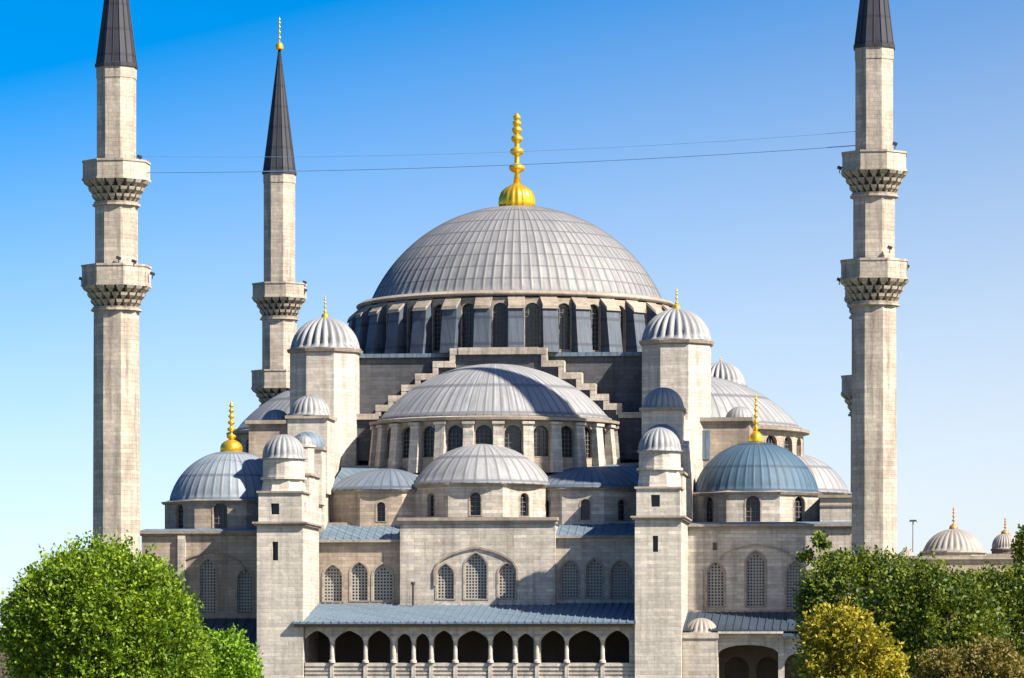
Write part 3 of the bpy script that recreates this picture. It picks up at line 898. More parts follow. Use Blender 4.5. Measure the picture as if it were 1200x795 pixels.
# ---- wings at both ends with corner domes
def wing(sx):
    Y = 9.0
    WY = y_(Y)
    cpx = 235 if sx < 0 else 890
    ztop_ = Z(628 if sx < 0 else 620, cpx, Y)
    if sx < 0:
        a, b = X(166, Y), -17.6
        wins = [(203, 12, 668, 722), (243.5, 19, 655, 720), (287, 18, 667, 720)]
        small = []
    else:
        a, b = 17.6, X(1001, Y)
        wins = [(838.5, 20, 659, 711), (885.5, 22, 646, 711), (931.5, 21, 658, 713)]
        small = [(838, 5, 636, 645)]
    ws = []
    for px, w_, y0, y1 in wins:
        x, z, h = wl(px, y0, y1, Y); ws.append((x, z, w_*MPP(px, Y), h))
    holes = [arch(x, z, w_, z+h, True) for x, z, w_, h in ws]
    for px, w_, y0, y1 in small:
        x, z, h = wl(px, y0, y1, Y); holes.append(rect(x-0.2, x+0.2, z, z+h))
    low = []
    bm = NB()
    panel(bm, rect(a, b, 0, ztop_), holes, 0.5, TR(0, WY, 0))
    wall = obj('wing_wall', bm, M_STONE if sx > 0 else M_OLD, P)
    bm = NB(); box(bm, a+0.02 if sx < 0 else b-8.0, a+8 if sx < 0 else b-0.02, WY+0.5, 30, 0, ztop_-0.05)
    box(bm, a+8 if sx < 0 else a-2, b+2 if sx < 0 else b-8, WY+0.5, 30, 0, ztop_-0.06); obj('wing_block', bm, M_STONE, P)
    for x, z, w_, h in ws: window(P, x, WY, z, w_, h)
    bm = NB()
    e = 0.35
    box(bm, a-e, b+e, WY-e, 30, ztop_+0.18, ztop_+0.42); box(bm, a-0.15, b+0.15, WY-0.2, 29.8, ztop_, ztop_+0.18)
    obj('cornice', bm, M_TRIM, wall)
    bm = NB(); box(bm, a-e+0.05, b+e-0.05, WY-e+0.06, 29.9, ztop_+0.42, ztop_+0.62, top=(a+0.3, b-0.3, WY+0.5, 29.5)); obj('wing_roof', bm, M_LEAD, P)
    # relieving arch and sill
    if sx < 0:
        lo, hi, pk = U(219, 666, Y), U(288+10, 674, Y), U(243, 648, Y)
        lo = U(190+20, 668, Y)
        moulding(U(246, 600, Y).x, WY, 1.95*1.5, lo.z, pk.z, lo.z-0.3, wd=0.18)
        bm = NB(); x0 = X(213, Y); box(bm, x0-0.3, x0+0.35, WY-0.35, WY, 0, ztop_-0.01); obj('pilaster', bm, M_STONE, P)
        zs0, zs1 = Z(725, 260, Y), Z(719, 260, Y)
    else:
        pk, lo = U(886, 640, Y), U(850, 654, Y)
        moulding(U(886.5, 600, Y).x, WY, 3.0, lo.z, pk.z, lo.z-0.15, wd=0.16)
        for px in (822, 948):
            x0 = X(px, Y); bm = NB(); box(bm, x0-0.12, x0+0.12, WY-0.12, WY, 0, Z(668, px, Y)); obj('pilaster', bm, M_STONE, P)
        zs0, zs1 = Z(720, 880, Y), Z(715, 880, Y)
    bm = NB(); box(bm, a, b, WY-0.25, WY, zs0, zs1); obj('string_course', bm, M_TRIM, wall)
    # corner dome on an octagonal drum
    c = Vector((sx*23.4, y_(18.2), 0))
    zb = Z(584 if sx < 0 else 574, 265 if sx < 0 else 888, 12.6)
    d = poly_drum('corner_drum', P, (c.x, c.y, 0), 6.05, 8, ztop_+0.3, zb-0.2, {0: [0.0], 1: [0.0], 7: [0.0], 2: [0], 4: [0], 6: [0]}, 1.25, 2.25, ztop_+0.75, M_STONE if sx > 0 else M_OLD, ph=PH)
    bm = NB(); lathe(bm, [(5.8, zb-0.5), (6.25, zb-0.42), (6.4, zb-0.2), (5.7, zb-0.05)], 8, ph=PH); obj('cornice', bm, M_TRIM, d)
    h = 4.45
    cd_ = dome('corner_dome', P, (c.x, c.y, zb), 5.5, h, ribs=44, seam=0.05, dz=2.1, rows=18, lip=0.25, mat=M_PALE if sx < 0 else M_TEAL)
    if sx < 0: finial(cd_, h-0.1, 4.6, 1.0, gadroon=False, beads=(0.30, 0.44, 0.57, 0.69, 0.80, 0.90))
    else: finial(cd_, h-0.1, 4.4, 0.62, gadroon=False, beads=(0.30, 0.42, 0.54, 0.66, 0.77, 0.88))
    if sx > 0:                        # square block beyond the drum
        bm = NB(); x0, x1 = X(962, 14), X(1000, 14)
        zz = Z(584, 980, 12)
        box(bm, x0, x1+0.6, y_(11.0), y_(24), ztop_+0.62, zz); blk = obj('end_block', bm, M_STONE, P)
        bm = NB(); box(bm, x0-0.15, x1+0.8, y_(10.8), y_(24.2), zz, zz+0.22); obj('cornice', bm, M_TRIM, blk)
        bm = NB(); box(bm, x0-0.03, x1+0.65, y_(10.9), y_(11.0), zz-0.75, zz-0.6); obj('string_course', bm, M_TRIM, blk)
wing(-1)
wing(1)

# lean-to along the left wing
Y0, Y1 = 9.0, 3.0
a, b = X(150, Y0), -18.05
zt, ze = Z(724, 262, Y0), Z(756, 262, Y1)
bm = NB()
hexa(bm, [(a, y_(Y1), ze-0.2), (b, y_(Y1), ze-0.2), (b, y_(Y0), ze-0.2), (a, y_(Y0), ze-0.2),
          (a, y_(Y1), ze), (b, y_(Y1), ze), (b, y_(Y0), zt), (a, y_(Y0), zt)])
for i in range(14):
    x = a+(b-a)*(i+0.5)/14
    hexa(bm, [(x-0.05, y_(Y1), ze-0.02), (x+0.05, y_(Y1), ze-0.02), (x+0.05, y_(Y0), zt-0.02), (x-0.05, y_(Y0), zt-0.02),
              (x-0.04, y_(Y1), ze+0.09), (x+0.04, y_(Y1), ze+0.09), (x+0.04, y_(Y0), zt+0.09), (x-0.04, y_(Y0), zt+0.09)])
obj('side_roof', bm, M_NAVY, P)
bm = NB(); box(bm, a+0.2, b, y_(Y1)+0.4, y_(Y0), 0, ze-0.2); obj('side_gallery_wall', bm, M_STONE, P)

# porch along the right wing: arches, lead roof, tiny dome
Yp = 2.2
a, b = 17.96, X(1003, Yp)
zt, ze = Z(717, 870, 9.0), Z(738, 870, Yp-0.6)
holes = [arch(X(818, Yp), 0.5, 31*MPP(818, Yp), Z(767, 818, Yp), False),
         [(x, z) for x, z in arch(X(877, Yp), 0.5, 70*MPP(877, Yp), Z(756, 877, Yp), False, rise=0.75)],
         arch(X(934, Yp), 0.5, 30*MPP(934, Yp), Z(766, 934, Yp), False),
         arch(X(978, Yp), 0.5, 30*MPP(978, Yp), Z(766, 978, Yp), False)]
bm = NB(); panel(bm, rect(a, b, 0, ze-0.15), holes, 0.5, TR(0, y_(Yp), 0))
obj('porch_wall', bm, M_STONE, P)
bm = NB(); panel(bm, rect(a, b, 0, ze-0.3), [arch(X(862, Yp+3), 0.5, 2.1, Z(770, 862, Yp+3), False), arch(X(899, Yp+3), 0.5, 2.0, Z(770, 899, Yp+3), False)], 0.4, TR(0, y_(Yp+4.6), 0)); obj('inner_arcade', bm, M_DARK, P)  # dark colour stands in for the shade inside the porch
bm = NB(); box(bm, a, b, y_(8.9), y_(8.95), 0, ze-0.2); obj('porch_interior', bm, M_DARK, P)  # dark sheet over the back wall, painted shade
bm = NB()
hexa(bm, [(a, y_(Yp-0.6), ze-0.14), (b, y_(Yp-0.6), ze-0.14), (b, y_(9.0), ze-0.14), (a, y_(9.0), ze-0.14),
          (a, y_(Yp-0.6), ze), (b, y_(Yp-0.6), ze), (b, y_(9.0), zt), (a, y_(9.0), zt)])
for i in range(22):
    x = a+(b-a)*(i+0.5)/22
    hexa(bm, [(x-0.05, y_(Yp-0.6), ze-0.02), (x+0.05, y_(Yp-0.6), ze-0.02), (x+0.05, y_(9), zt-0.02), (x-0.05, y_(9), zt-0.02),
              (x-0.04, y_(Yp-0.6), ze+0.1), (x+0.04, y_(Yp-0.6), ze+0.1), (x+0.04, y_(9), zt+0.1), (x-0.04, y_(9), zt+0.1)])
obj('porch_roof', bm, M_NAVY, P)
bm = NB(); box(bm, X(842, Yp), X(918, Yp), y_(Yp-0.9), y_(Yp), ze-0.34, ze-0.16); obj('porch_eave', bm, M_TOWER, P)
bm = NB(); x0, x1 = X(917, Yp-1), X(950, Yp-1)
hexa(bm, [(x0, y_(Yp-1.2), ze-0.75), (x1, y_(Yp-1.2), ze-0.75), (x1, y_(7), ze-0.75), (x0, y_(7), ze-0.75),
          (x0, y_(Yp-1.2), ze-0.55), (x1, y_(Yp-1.2), ze-0.55), (x1-0.2, y_(7), ze+1.6), (x0+0.4, y_(7), ze+1.6)])
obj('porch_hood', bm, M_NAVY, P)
bm = NB(); x0, x1 = X(796, Yp-1), X(842, Yp-1); box(bm, 17.97, x1, y_(Yp-1.1), y_(Yp+2.4), ze-0.75, ze-0.25); box(bm, 17.98, x1-0.1, y_(Yp-1.0), y_(Yp), 0, ze-0.76); obj('kiosk_base', bm, M_STONE, P)
dome('kiosk_dome', P, ((17.97+x1)/2+0.0, y_(Yp+0.6), ze-0.25), 1.45, 1.25, ribs=18, flute=0.10, seam=0, dz=0, rows=10, lip=0.1, mat=lead('pale_lead', 18, 0, base=(0.26, 0.235, 0.205), seam=0.6))

# ================================================================= MINARETS
def minaret(px, Y, hw, ys, label, cone_h=None):
    """hw / ys: half widths and rows in the photo of: cone base, shaft, balconies [(top, bottom of parapet, corbel end, half width, shaft below)]"""
    p0 = U(px, 600, Y)
    mpp = MPP(px, Y)
    root = thing('minaret', label, 'minaret', (p0.x, Y, 0), 'minarets around the mosque')
    zc = Z(ys['cone'], px, Y)
    sc_ = 1.04
    segs = []
    top = zc
    r_sh = ys['shaft']*mpp*sc_
    for (t_, b_, e_, hwb, hwn) in ys['balconies']:
        zt, zb, ze = Z(t_, px, Y), Z(b_, px, Y), Z(e_, px, Y)
        rb = hwb*mpp*sc_; rn = hwn*mpp*sc_
        segs.append((top, zb, r_sh, r_sh))
        bm = NB()
        # parapet: a ring wall of sixteen panels
        n = 8
        lathe(bm, [(rb*0.90, zb+0.12), (rb, zb+0.1), (rb, zt-0.18), (rb*1.025, zt-0.17), (rb*1.025, zt), (rb*0.90, zt), (rb*0.90, zb+0.14)], n, ph=PI/8, cap=False)
        lathe(bm, [(rb*1.03, zb-0.08), (rb*1.03, zb+0.098), (r_sh*0.9, zb+0.1)], n, ph=PI/8)
        bal = obj('balcony', bm, M_MIN, root)
        # stalactite corbel: tiers of little niches shrinking downwards
        bm = NB()
        H = zb-0.08-ze
        tiers = 3
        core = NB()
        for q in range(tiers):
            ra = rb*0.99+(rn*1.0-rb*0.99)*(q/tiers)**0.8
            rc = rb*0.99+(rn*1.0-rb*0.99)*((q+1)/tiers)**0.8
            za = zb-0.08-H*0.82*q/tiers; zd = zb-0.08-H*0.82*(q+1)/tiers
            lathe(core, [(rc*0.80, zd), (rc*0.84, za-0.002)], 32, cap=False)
            m_ = 20
            for i in range(m_):
                a = 2*PI*(i+0.5*(q % 2))/m_
                wv = 2*PI*ra/m_*0.36
                Mx = RZ(a-PI/2)
                zm = za-(za-zd)*0.45
                rm = ra*0.6+rc*0.4
                hexa(bm, [Mx @ Vector(v) for v in ((-wv*0.8, rc*0.76, zm), (wv*0.8, rc*0.76, zm), (wv*0.9, rm*0.99, zm), (-wv*0.9, rm*0.99, zm),
                                                   (-wv, ra*0.78, za-0.01), (wv, ra*0.78, za-0.01), (wv*1.05, ra*0.985, za-0.01), (-wv*1.05, ra*0.985, za-0.01))])
                hexa(bm, [Mx @ Vector(v) for v in ((-wv*0.25, rc*0.78, zd), (wv*0.25, rc*0.78, zd), (wv*0.25, rc*0.93, zd), (-wv*0.25, rc*0.93, zd),
                                                   (-wv*0.7, rc*0.77, zm), (wv*0.7, rc*0.77, zm), (wv*0.75, rm*0.97, zm), (-wv*0.75, rm*0.97, zm))])
        zd = zb-0.08-H*0.82
        lathe(bm, [(rn*1.0, ze), (rn*1.10, ze+0.05), (rn*1.10, ze+0.22), (rn*1.02, ze+0.24), (rn*1.05, zd)], 16, ph=PI/16)
        cb_ = obj('corbel', bm, M_MIN, bal); obj('corbel_core', core, M_DARK, bal)  # core coloured dark as painted shade between the niches
        top = ze
        r_sh = rn
    segs.append((top, 0.0, r_sh, r_sh*1.07))
    for (za, zb, ra, rb) in segs:
        bm = NB(); lathe(bm, [(rb, zb), (ra, za)], 8, ph=PI/8); obj('shaft', bm, M_MIN, root)
    # spire
    rc = ys['shaft']*mpp*sc_
    H = cone_h or 13.3
    bm = NB()
    lathe(bm, [(rc*0.98, zc), (rc*1.10, zc), (rc*1.10, zc+0.28), (rc*1.02, zc+0.34), (rc*0.74, zc+H*0.30), (0.10, zc+H)], 8, ph=PI/8)
    for i in range(8):                # rolled seams on the hips and up the faces
        for o_ in (0.0, 0.5):
            a = 2*PI*(i+o_)/8+PI/8
            kk = math.cos(PI/8) if o_ else 1.0
            tube(bm, (rc*1.03*kk*math.cos(a), rc*1.03*kk*math.sin(a), zc+0.3), (rc*0.745*kk*math.cos(a), rc*0.745*kk*math.sin(a), zc+H*0.30), 0.05, 0.05, 5)
            tube(bm, (rc*0.745*kk*math.cos(a), rc*0.745*kk*math.sin(a), zc+H*0.30), (0.11*math.cos(a), 0.11*math.sin(a), zc+H), 0.05, 0.02, 5)
    spire = obj('spire', bm, M_SPIRE, root)
    lathe_b = NB(); lathe(lathe_b, [(rc*1.005, zc-1.0), (rc*1.03, zc-0.95), (rc*1.03, zc-0.003)], 8, ph=PI/8); obj('collar', lathe_b, M_MIN, root)
    finial(spire, zc+H-0.1, 3.5, 0.42, gadroon=False, mat=M_GOLD, beads=(0.16, 0.36, 0.53, 0.68, 0.81, 0.91))
    # floodlights and loudspeakers on the balconies
    for (fx, fy) in ys.get('lamps', ()):
        q = U(fx, fy, Y-0.2)
        bm = NB()
        dx = q.x-p0.x
        box(bm, -0.2, 0.2, -0.16, 0.16, -0.13, 0.13, M=Matrix.Rotation(0.35, 4, 'Y'))
        tube(bm, (0, 0, -0.1), (0, 0.05, -0.45), 0.04, 0.04, 6)
        obj('floodlight', bm, M_BLACK, root, (dx, -0.2 if abs(dx) > 2 else -ys['shaft']*mpp*1.25, q.z))
    return root
minaret(136.5, 4.0, 0, dict(cone=80, shaft=22.5, balconies=[(190, 212, 243, 38.5, 24.5), (312, 336, 366, 39.5, 26.0)],
                            lamps=((95.5, 327), (178.5, 321), (144, 305), (162, 309), (163.5, 184))), 'tall left front minaret with two balconies, standing behind the large round tree')
minaret(1024.5, 4.0, 0, dict(cone=58, shaft=22.8, balconies=[(180, 202, 233, 38.5, 25.0), (306, 328, 360, 40, 26.5)],
                             lamps=((1049, 172), (984, 197), (1063, 312), (1043, 293), (983.5, 328))), 'tall right front minaret whose foot rises from the dark green trees')
minaret(327.5, 85.0, 0, dict(cone=205, shaft=18.2, balconies=[(333, 350, 376, 31, 20), (435, 456, 478, 32, 21)],
                             lamps=((357.5, 340), (357, 331))), 'slimmer rear minaret seen whole up to its golden tip, behind the left octagonal tower')
minaret(1017.5, 85.0, 0, dict(cone=212, shaft=18.2, balconies=[(334, 350, 374, 28, 20), (441, 461, 488, 32, 21)], lamps=()),
        'rear minaret nearly hidden, one balcony showing left of the right front minaret')

# cables slung between the two front minarets
def cable(a, b, sag, r, label):
    a, b = Vector(a), Vector(b)
    bm = NB()
    n = 40
    pts = [a.lerp(b, i/n)+Vector((0, 0, -sag*4*(i/n)*(1-i/n))) for i in range(n+1)]
    rings = []
    for p_ in pts:
        rings.append([bm.verts.new(p_-a+Vector((0, r*math.cos(2*PI*i/8), r*math.sin(2*PI*i/8)))) for i in range(8)])
    for A, B in zip(rings[:-1], rings[1:]):
        for i in range(8): face(bm, [A[i], A[(i+1) % 8], B[(i+1) % 8], B[i]])
    tag(obj('cable', bm, M_CABLE, None, a, smooth=True), label, 'cable', 'cables between the minarets')
cable(U(150, 183.4, 4.0), U(1010, 153.7, 4.0), 0.75, 0.016, 'thin upper cable strung across the sky between the front minarets')
cable(U(160, 202.4, 4.0), U(1006, 170.5, 4.0), 0.55, 0.036, 'thicker lower cable strung between the upper balconies of the front minarets')

# ================================================================= BEHIND, ON THE RIGHT
def domed_building(px, Y, yb, yap, R_px, fin, w_px, ybase, label, fmat, dark=False):
    p0 = U(px, yb, Y); mpp = MPP(px, Y)
    root = thing('domed_pavilion', label, 'pavilion', (p0.x, Y, 0), 'small domed buildings beyond the right minaret')
    R = R_px*mpp; h = (yb-yap)*mpp
    zb = p0.z
    hw = w_px*mpp
    bm = NB()
    zt = Z(ybase, px, Y)
    n = 8
    holes = []
    wt = zt-0.1
    for s in (-0.6, 0.0, 0.6): holes.append(arch(s*hw, wt-3.4, hw*0.34, wt-0.9, True))
    panel(bm, rect(-hw, hw, 0, wt), holes, 0.5, TR(0, -hw, 0))
    box(bm, -hw+0.01, hw-0.01, -hw+0.5, hw, 0, wt)
    obj('wall', bm, M_OLD, root)
    bm = NB(); box(bm, -hw-0.25, hw+0.25, -hw-0.25, hw+0.25, wt, wt+0.3); obj('cornice', bm, M_TRIM, root)
    bm = NB(); lathe(bm, [(R*1.04, wt+0.3), (R*1.04, zb-0.25), (R*1.12, zb-0.2), (R*1.12, zb-0.05)], 16, ph=PI/16); obj('drum', bm, M_STONE if not dark else M_DARK, root)
    d = dome('dome', root, (0, 0, zb), R, h, ribs=28, flute=0.055, seam=0, dz=0, rows=14, lip=0.12, mat=lead('tan_lead', 28, 0, base=(0.27, 0.25, 0.225), seam=0.55))
    finial(d, h-0.1, fin*mpp, 0.42, gadroon=False, mat=fmat, beads=(0.22, 0.40, 0.57, 0.73, 0.87))
domed_building(1117.5, 45, 646, 620, 36, 28, 44, 656, 'low pavilion with wide fluted pale dome, just right of the front minaret', M_OLDGOLD)
domed_building(1178, 62, 643, 625, 15.5, 20, 19, 652, 'narrow pavilion with small pointed dome, right of the wide domed one', M_OLDGOLD, True)
domed_building(1205, 40, 664, 648, 18, 10, 22, 668, 'pavilion cut by the right photo edge, above the trees', M_OLDGOLD)
domed_building(1062, 50, 656, 645, 12, 6, 24, 660, 'little domed pavilion half hidden by the right front minaret foot', M_OLDGOLD)
# courtyard wall joining them
bm = NB(); q0, q1 = U(1040, 656, 38), U(1235, 656, 38)
box(bm, 0, q1.x-q0.x, 0, 1.0, 0, q0.z); cwl = tag(obj('courtyard_wall', bm, M_OLD, None, (q0.x, 38, 0)), 'long weathered stone wall below the small domes on the right', 'wall')
bm = NB(); box(bm, -0.2, q1.x-q0.x+0.2, -0.25, 1.25, q0.z, q0.z+0.35); obj('cornice', bm, M_TRIM, cwl)
# lighting mast far behind
q = U(1070, 611, 110)
lm = thing('lamp_mast', 'thin distant mast with a flat lamp head, against the sky', 'street lamp', (q.x, 110, 0))
bm = NB(); lathe(bm, [(0.16, 0), (0.07, q.z)], 8); obj('pole', bm, M_LAT, lm)
bm = NB(); box(bm, -0.45, 0.45, -0.2, 0.2, q.z-0.05, q.z+0.15, top=(-0.35, 0.35, -0.15, 0.15)); obj('lamp_head', bm, M_BLACK, lm)
# brown wall at the bottom left
q0, q1 = U(-60, 738, -105), U(70, 741, -105)
M_BROWN = stone('brown_rubble', (0.22, 0.16, 0.12), (0.16, 0.12, 0.09), (0.10, 0.08, 0.06), row=0.3, bw=0.6)
bm = NB(); hexa(bm, [(q0.x, 0, 0), (q1.x, 0, 0), (q1.x, 0.8, 0), (q0.x, 0.8, 0), (q0.x, 0, q0.z), (q1.x, 0, q1.z), (q1.x, 0.8, q1.z), (q0.x, 0.8, q0.z)])
bw_ = tag(obj('boundary_wall', bm, M_BROWN), 'brown stone wall at the lower left, behind the round tree', 'wall')
bm = NB(); hexa(bm, [(q0.x-0.1, -0.12, q0.z), (q1.x+0.1, -0.12, q1.z), (q1.x+0.1, 0.92, q1.z), (q0.x-0.1, 0.92, q0.z), (q0.x-0.1, -0.12, q0.z+0.22), (q1.x+0.1, -0.12, q1.z+0.22), (q1.x+0.1, 0.92, q1.z+0.22), (q0.x-0.1, 0.92, q0.z+0.22)]); obj('coping', bm, M_TRIM, bw_)
bw_.location = (0, -105, 0)

# ================================================================= TREES
def crown_mesh(name, lobes, tuft, leaf, density, seed, mat, up=0.35, fill=0.5, rough=0.10):
    """crown of leaf-sized faces: tufts scattered over and through overlapping lobes"""
    rng = np.random.default_rng(seed)
    C = []; NRM = []
    L = np.array(lobes)
    for (cx, cy, cz, rx, ry, rz) in lobes:
        area = 4*PI*((rx*ry)**1.6/3+(rx*rz)**1.6/3+(ry*rz)**1.6/3)**(1/1.6)
        n = int(area*density)
        d = rng.normal(size=(n, 3)); d /= np.linalg.norm(d, axis=1)[:, None]
        k = np.where(rng.random(n) < fill, rng.uniform(0.55, 0.95, n), rng.normal(1.0, 0.06, n))
        bump = 1+rough*(np.sin(d[:, 0]*5+seed)*np.sin(d[:, 1]*4+1)*np.sin(d[:, 2]*5+2)+0.8*np.sin(d[:, 0]*11+2*seed)*np.sin(d[:, 1]*9)*np.sin(d[:, 2]*12+seed))
        pnt = np.array([cx, cy, cz])+d*np.array([rx, ry, rz])*(k*bump)[:, None]
        inside = np.zeros(n, bool)
        for (ax, ay, az, bx, by, bz) in lobes:
            if (ax, ay, az) == (cx, cy, cz): continue
            q = (pnt-np.array([ax, ay, az]))/np.array([bx, by, bz])
            inside |= (q**2).sum(1) < 0.5
        pnt = pnt[~inside]; d = d[~inside]
        C.append(pnt); NRM.append(d)
    C = np.concatenate(C); NRM = np.concatenate(NRM)
    m = 24
    axis = NRM+np.array([0, 0, up])+rng.normal(scale=0.35, size=NRM.shape)
    axis /= np.linalg.norm(axis, axis=1)[:, None]
    T = len(C)
    s = rng.uniform(-0.5, 1.0, (T, m))*tuft
    pos = C[:, None, :]+axis[:, None, :]*s[:, :, None]+rng.normal(scale=tuft*0.36, size=(T, m, 3))
    ldir = axis[:, None, :]*0.7+rng.normal(scale=0.6, size=(T, m, 3)); ldir /= np.linalg.norm(ldir, axis=2)[:, :, None]
    side_ = np.cross(ldir, rng.normal(size=(T, m, 3))); side_ /= np.linalg.norm(side_, axis=2)[:, :, None]
    sz = leaf*rng.uniform(0.7, 1.3, (T, m, 1))
    a = pos-ldir*sz*0.6; b = pos+side_*sz*0.34; c = pos+ldir*sz*0.6; d = pos-side_*sz*0.34
    V = np.stack([a, b, c, d], axis=2).reshape(-1, 3)
    nf = T*m
    me = bpy.data.meshes.new(name)
    me.vertices.add(nf*4); me.loops.add(nf*4); me.polygons.add(nf)
    me.vertices.foreach_set('co', V.ravel().astype(np.float32))
    me.loops.foreach_set('vertex_index', np.arange(nf*4, dtype=np.int32))
    me.polygons.foreach_set('loop_start', np.arange(0, nf*4, 4, dtype=np.int32))
    me.update(calc_edges=True)
    me.materials.append(mat)
    return me
M_BARK = plain('bark', (0.10, 0.075, 0.05), 0.9, 0, 0.4, 4)
M_PALEBARK = plain('pale_bark', (0.45, 0.40, 0.32), 0.9, 0, 0.3, 4)
def tree(name, label, x, Y, lobes, tuft, leaf, density, seed, mat, r_tr=0.3, fork=3.0, bark=None, group=None, fill=0.5, rough=0.10):
    root = thing(name, label, 'tree', (x, Y, 0), group)
    rng = random.Random(seed)
    bm = NB()
    pts = [Vector((0, 0, -0.1))]
    for i in range(1, 5): pts.append(Vector((rng.uniform(-.12, .12)*i*0.5, rng.uniform(-.12, .12)*i*0.5, fork*i/4)))
    for i in range(4): tube(bm, pts[i], pts[i+1], r_tr*(1.25-0.12*i), r_tr*(1.25-0.12*(i+1)), 10)
    for l in lobes:
        e = Vector((l[0], l[1], l[2]+l[5]*0.3))
        mid = pts[-1].lerp(e, 0.5)+Vector((0, 0, 0.3))
        tube(bm, pts[-1], mid, r_tr*0.5, r_tr*0.3, 7); tube(bm, mid, e, r_tr*0.3, r_tr*0.08, 7)
        for q in range(4):
            f_ = e+Vector((rng.uniform(-1, 1)*l[3]*0.7, rng.uniform(-1, 1)*l[4]*0.7, rng.uniform(-0.3, 0.8)*l[5]))
            tube(bm, mid.lerp(e, 0.3+0.15*q), f_, r_tr*0.12, 0.02, 5)
    obj('trunk', bm, bark or M_BARK, root)
    obj('crown', crown_mesh('crown', lobes, tuft, leaf, density, seed, mat, fill=fill, rough=rough), None, root)
    return root
G_ROUND = leafmat('round_tree_leaf', (0.040, 0.095, 0.005), (0.105, 0.19, 0.008), (0.21, 0.30, 0.016))
G_LIME = leafmat('lime_leaf', (0.06, 0.14, 0.006), (0.11, 0.22, 0.008), (0.19, 0.32, 0.015))
G_DARK = leafmat('dark_leaf', (0.020, 0.048, 0.007), (0.055, 0.095, 0.010), (0.15, 0.185, 0.016))
G_YEL = leafmat('yellow_leaf', (0.11, 0.125, 0.008), (0.22, 0.20, 0.012), (0.34, 0.28, 0.025))
G_BRN = leafmat('olive_leaf', (0.08, 0.075, 0.014), (0.13, 0.11, 0.02), (0.20, 0.16, 0.04))

def at(px, py, Y): q = U(px, py, Y); return q.x, q.z
YT = -140.0
x, z = at(119, 750, YT)
tree('round_tree', 'large round bright green tree at the lower left, in front of the minaret foot', x, YT,
     [(0.1, 0, z, 4.35, 4.5, 4.35), (-1.75, -0.5, z+0.35, 2.9, 3.0, 2.6), (2.0, -0.4, z-0.9, 3.0, 3.2, 3.4), (0.4, -1.2, z+0.8, 3.2, 3.0, 3.0), (-1.1, 0.8, z+1.0, 3.1, 3.1, 2.7)],
     0.50, 0.19, 9.5, 3, G_ROUND, 0.35, 3.0, fill=0.4, rough=0.07)
x, z = at(261, 786, -118)
tree('small_tree', 'small lime green tree tucked right of the large round tree', x, -118,
     [(0, 0, z, 1.75, 1.7, 1.9), (-0.9, 0.2, z-0.5, 1.4, 1.4, 1.5), (0.8, -0.3, z-0.7, 1.1, 1.2, 1.2)], 0.42, 0.19, 11, 5, G_LIME, 0.16, 3.2)
GR = 'trees at the lower right'
Yr = -85.0
def lob(px, py, rx, ry, rz, base, Y, dy=0.0):
    q = U(px, py, Y); return (q.x-base, dy, q.z, rx, ry, rz)
bx = X(990, Yr)
tree('broadleaf_tree', 'green broadleaf tree under the right front minaret, its top sunlit', bx, Yr,
     [lob(1000, 698, 2.7, 2.7, 2.4, bx, Yr), lob(965, 712, 1.25, 1.6, 1.7, bx, Yr, -0.5), lob(1030, 690, 1.9, 2.1, 1.8, bx, Yr, 0.3), lob(995, 752, 2.6, 2.8, 3.0, bx, Yr), lob(1040, 740, 2.5, 2.6, 3.0, bx, Yr, 0.4)],
     0.60, 0.23, 5.0, 7, G_DARK, 0.32, 4.0, group=GR, fill=0.4, rough=0.2)
Yq = -92.0
bx = X(1090, Yq)
tree('broadleaf_tree', 'dark green tree in the middle of the right clump, below the wide pale dome', bx, Yq,
     [lob(1080, 704, 2.2, 2.3, 2.1, bx, Yq), lob(1112, 730, 2.6, 2.6, 2.6, bx, Yq, -0.6), lob(1062, 733, 2.2, 2.3, 2.6, bx, Yq), lob(1095, 770, 3.4, 3.0, 3.0, bx, Yq)],
     0.60, 0.23, 5.0, 9, G_DARK, 0.3, 4.0, group=GR, fill=0.4, rough=0.2)
Yq = -80.0
bx = X(1168, Yq)
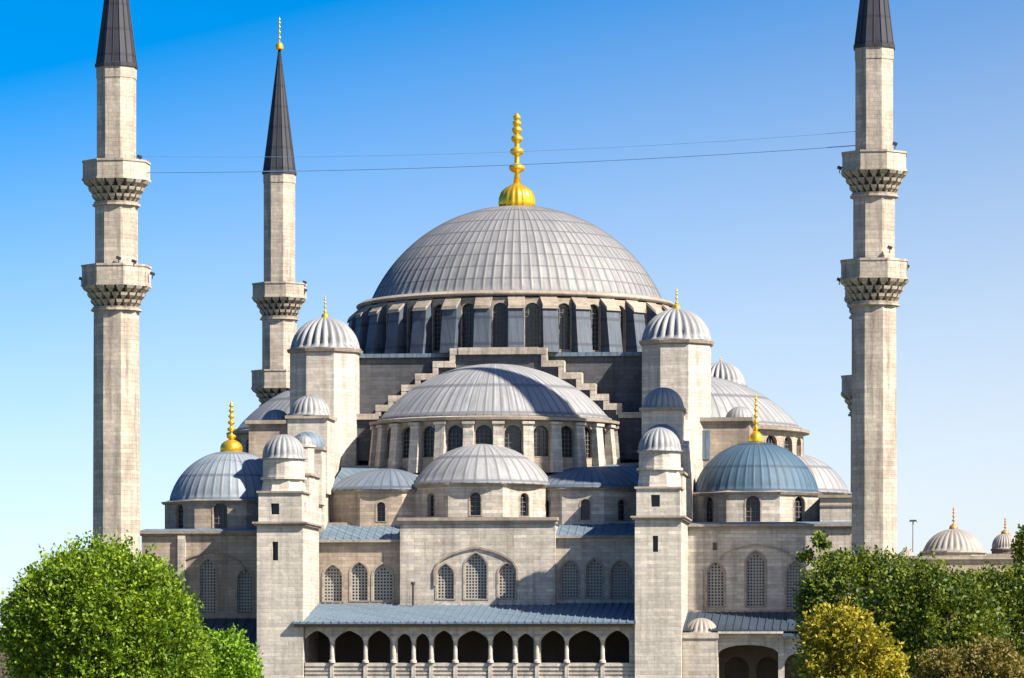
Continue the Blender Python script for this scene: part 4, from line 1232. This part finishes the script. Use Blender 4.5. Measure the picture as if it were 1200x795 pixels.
tree('broadleaf_tree', 'dark green tree at the right photo edge, below the small pavilions', bx, Yq,
     [lob(1163, 714, 2.5, 2.6, 2.1, bx, Yq), lob(1200, 702, 2.0, 2.2, 1.7, bx, Yq, 0.3), lob(1140, 730, 2.2, 2.3, 2.4, bx, Yq), lob(1180, 770, 3.6, 3.0, 3.6, bx, Yq)],
     0.60, 0.23, 5.0, 11, G_DARK, 0.3, 4.0, group=GR, fill=0.4, rough=0.2)
Yq = -138.0
bx = X(992, Yq)
tree('broadleaf_tree', 'bright yellow green tree in front of the darker ones beside the porch arches', bx, Yq,
     [lob(978, 742, 1.25, 1.4, 1.1, bx, Yq), lob(1003, 755, 1.5, 1.5, 1.2, bx, Yq, -0.2), lob(975, 780, 1.55, 1.5, 1.3, bx, Yq), lob(1020, 785, 1.4, 1.5, 1.3, bx, Yq, 0.3), lob(995, 815, 2.2, 2.0, 1.4, bx, Yq)],
     0.42, 0.20, 7, 13, G_YEL, 0.2, 3.2, group=GR, fill=0.35, rough=0.22)
bx = X(1145, Yq)
tree('broadleaf_tree', 'olive brown tinted tree at the lower right, in front of the dark trees', bx, Yq,
     [lob(1110, 786, 1.05, 1.2, 0.9, bx, Yq), lob(1158, 776, 1.1, 1.2, 1.0, bx, Yq, -0.2), lob(1180, 792, 0.9, 1.1, 0.8, bx, Yq, 0.2), lob(1140, 812, 2.4, 2.0, 1.2, bx, Yq)],
     0.42, 0.19, 7, 15, G_BRN, 0.2, 3.2, group=GR, fill=0.35, rough=0.22)
Yq = -60.0
bx = X(968, Yq)
tree('slender_tree', 'slender sparse sapling with a pale stem, before the right wing wall', bx, Yq,
     [lob(962, 634, 0.45, 0.5, 0.35, bx, Yq), lob(945, 652, 0.35, 0.4, 0.3, bx, Yq), lob(975, 660, 0.6, 0.6, 0.5, bx, Yq)],
     0.35, 0.24, 9, 17, G_DARK, 0.13, 13.0, bark=M_PALEBARK)
Yq = 20.0
bx = X(1203, Yq)
tree('distant_tree', 'small dark tree at the right edge, beside the pavilion domes', bx, Yq,
     [lob(1201, 640, 0.7, 0.7, 0.6, bx, Yq), lob(1209, 630, 0.9, 0.9, 0.7, bx, Yq), lob(1208, 655, 1.0, 1.2, 1.2, bx, Yq)],
     0.5, 0.3, 9, 19, G_DARK, 0.2, 9.0)
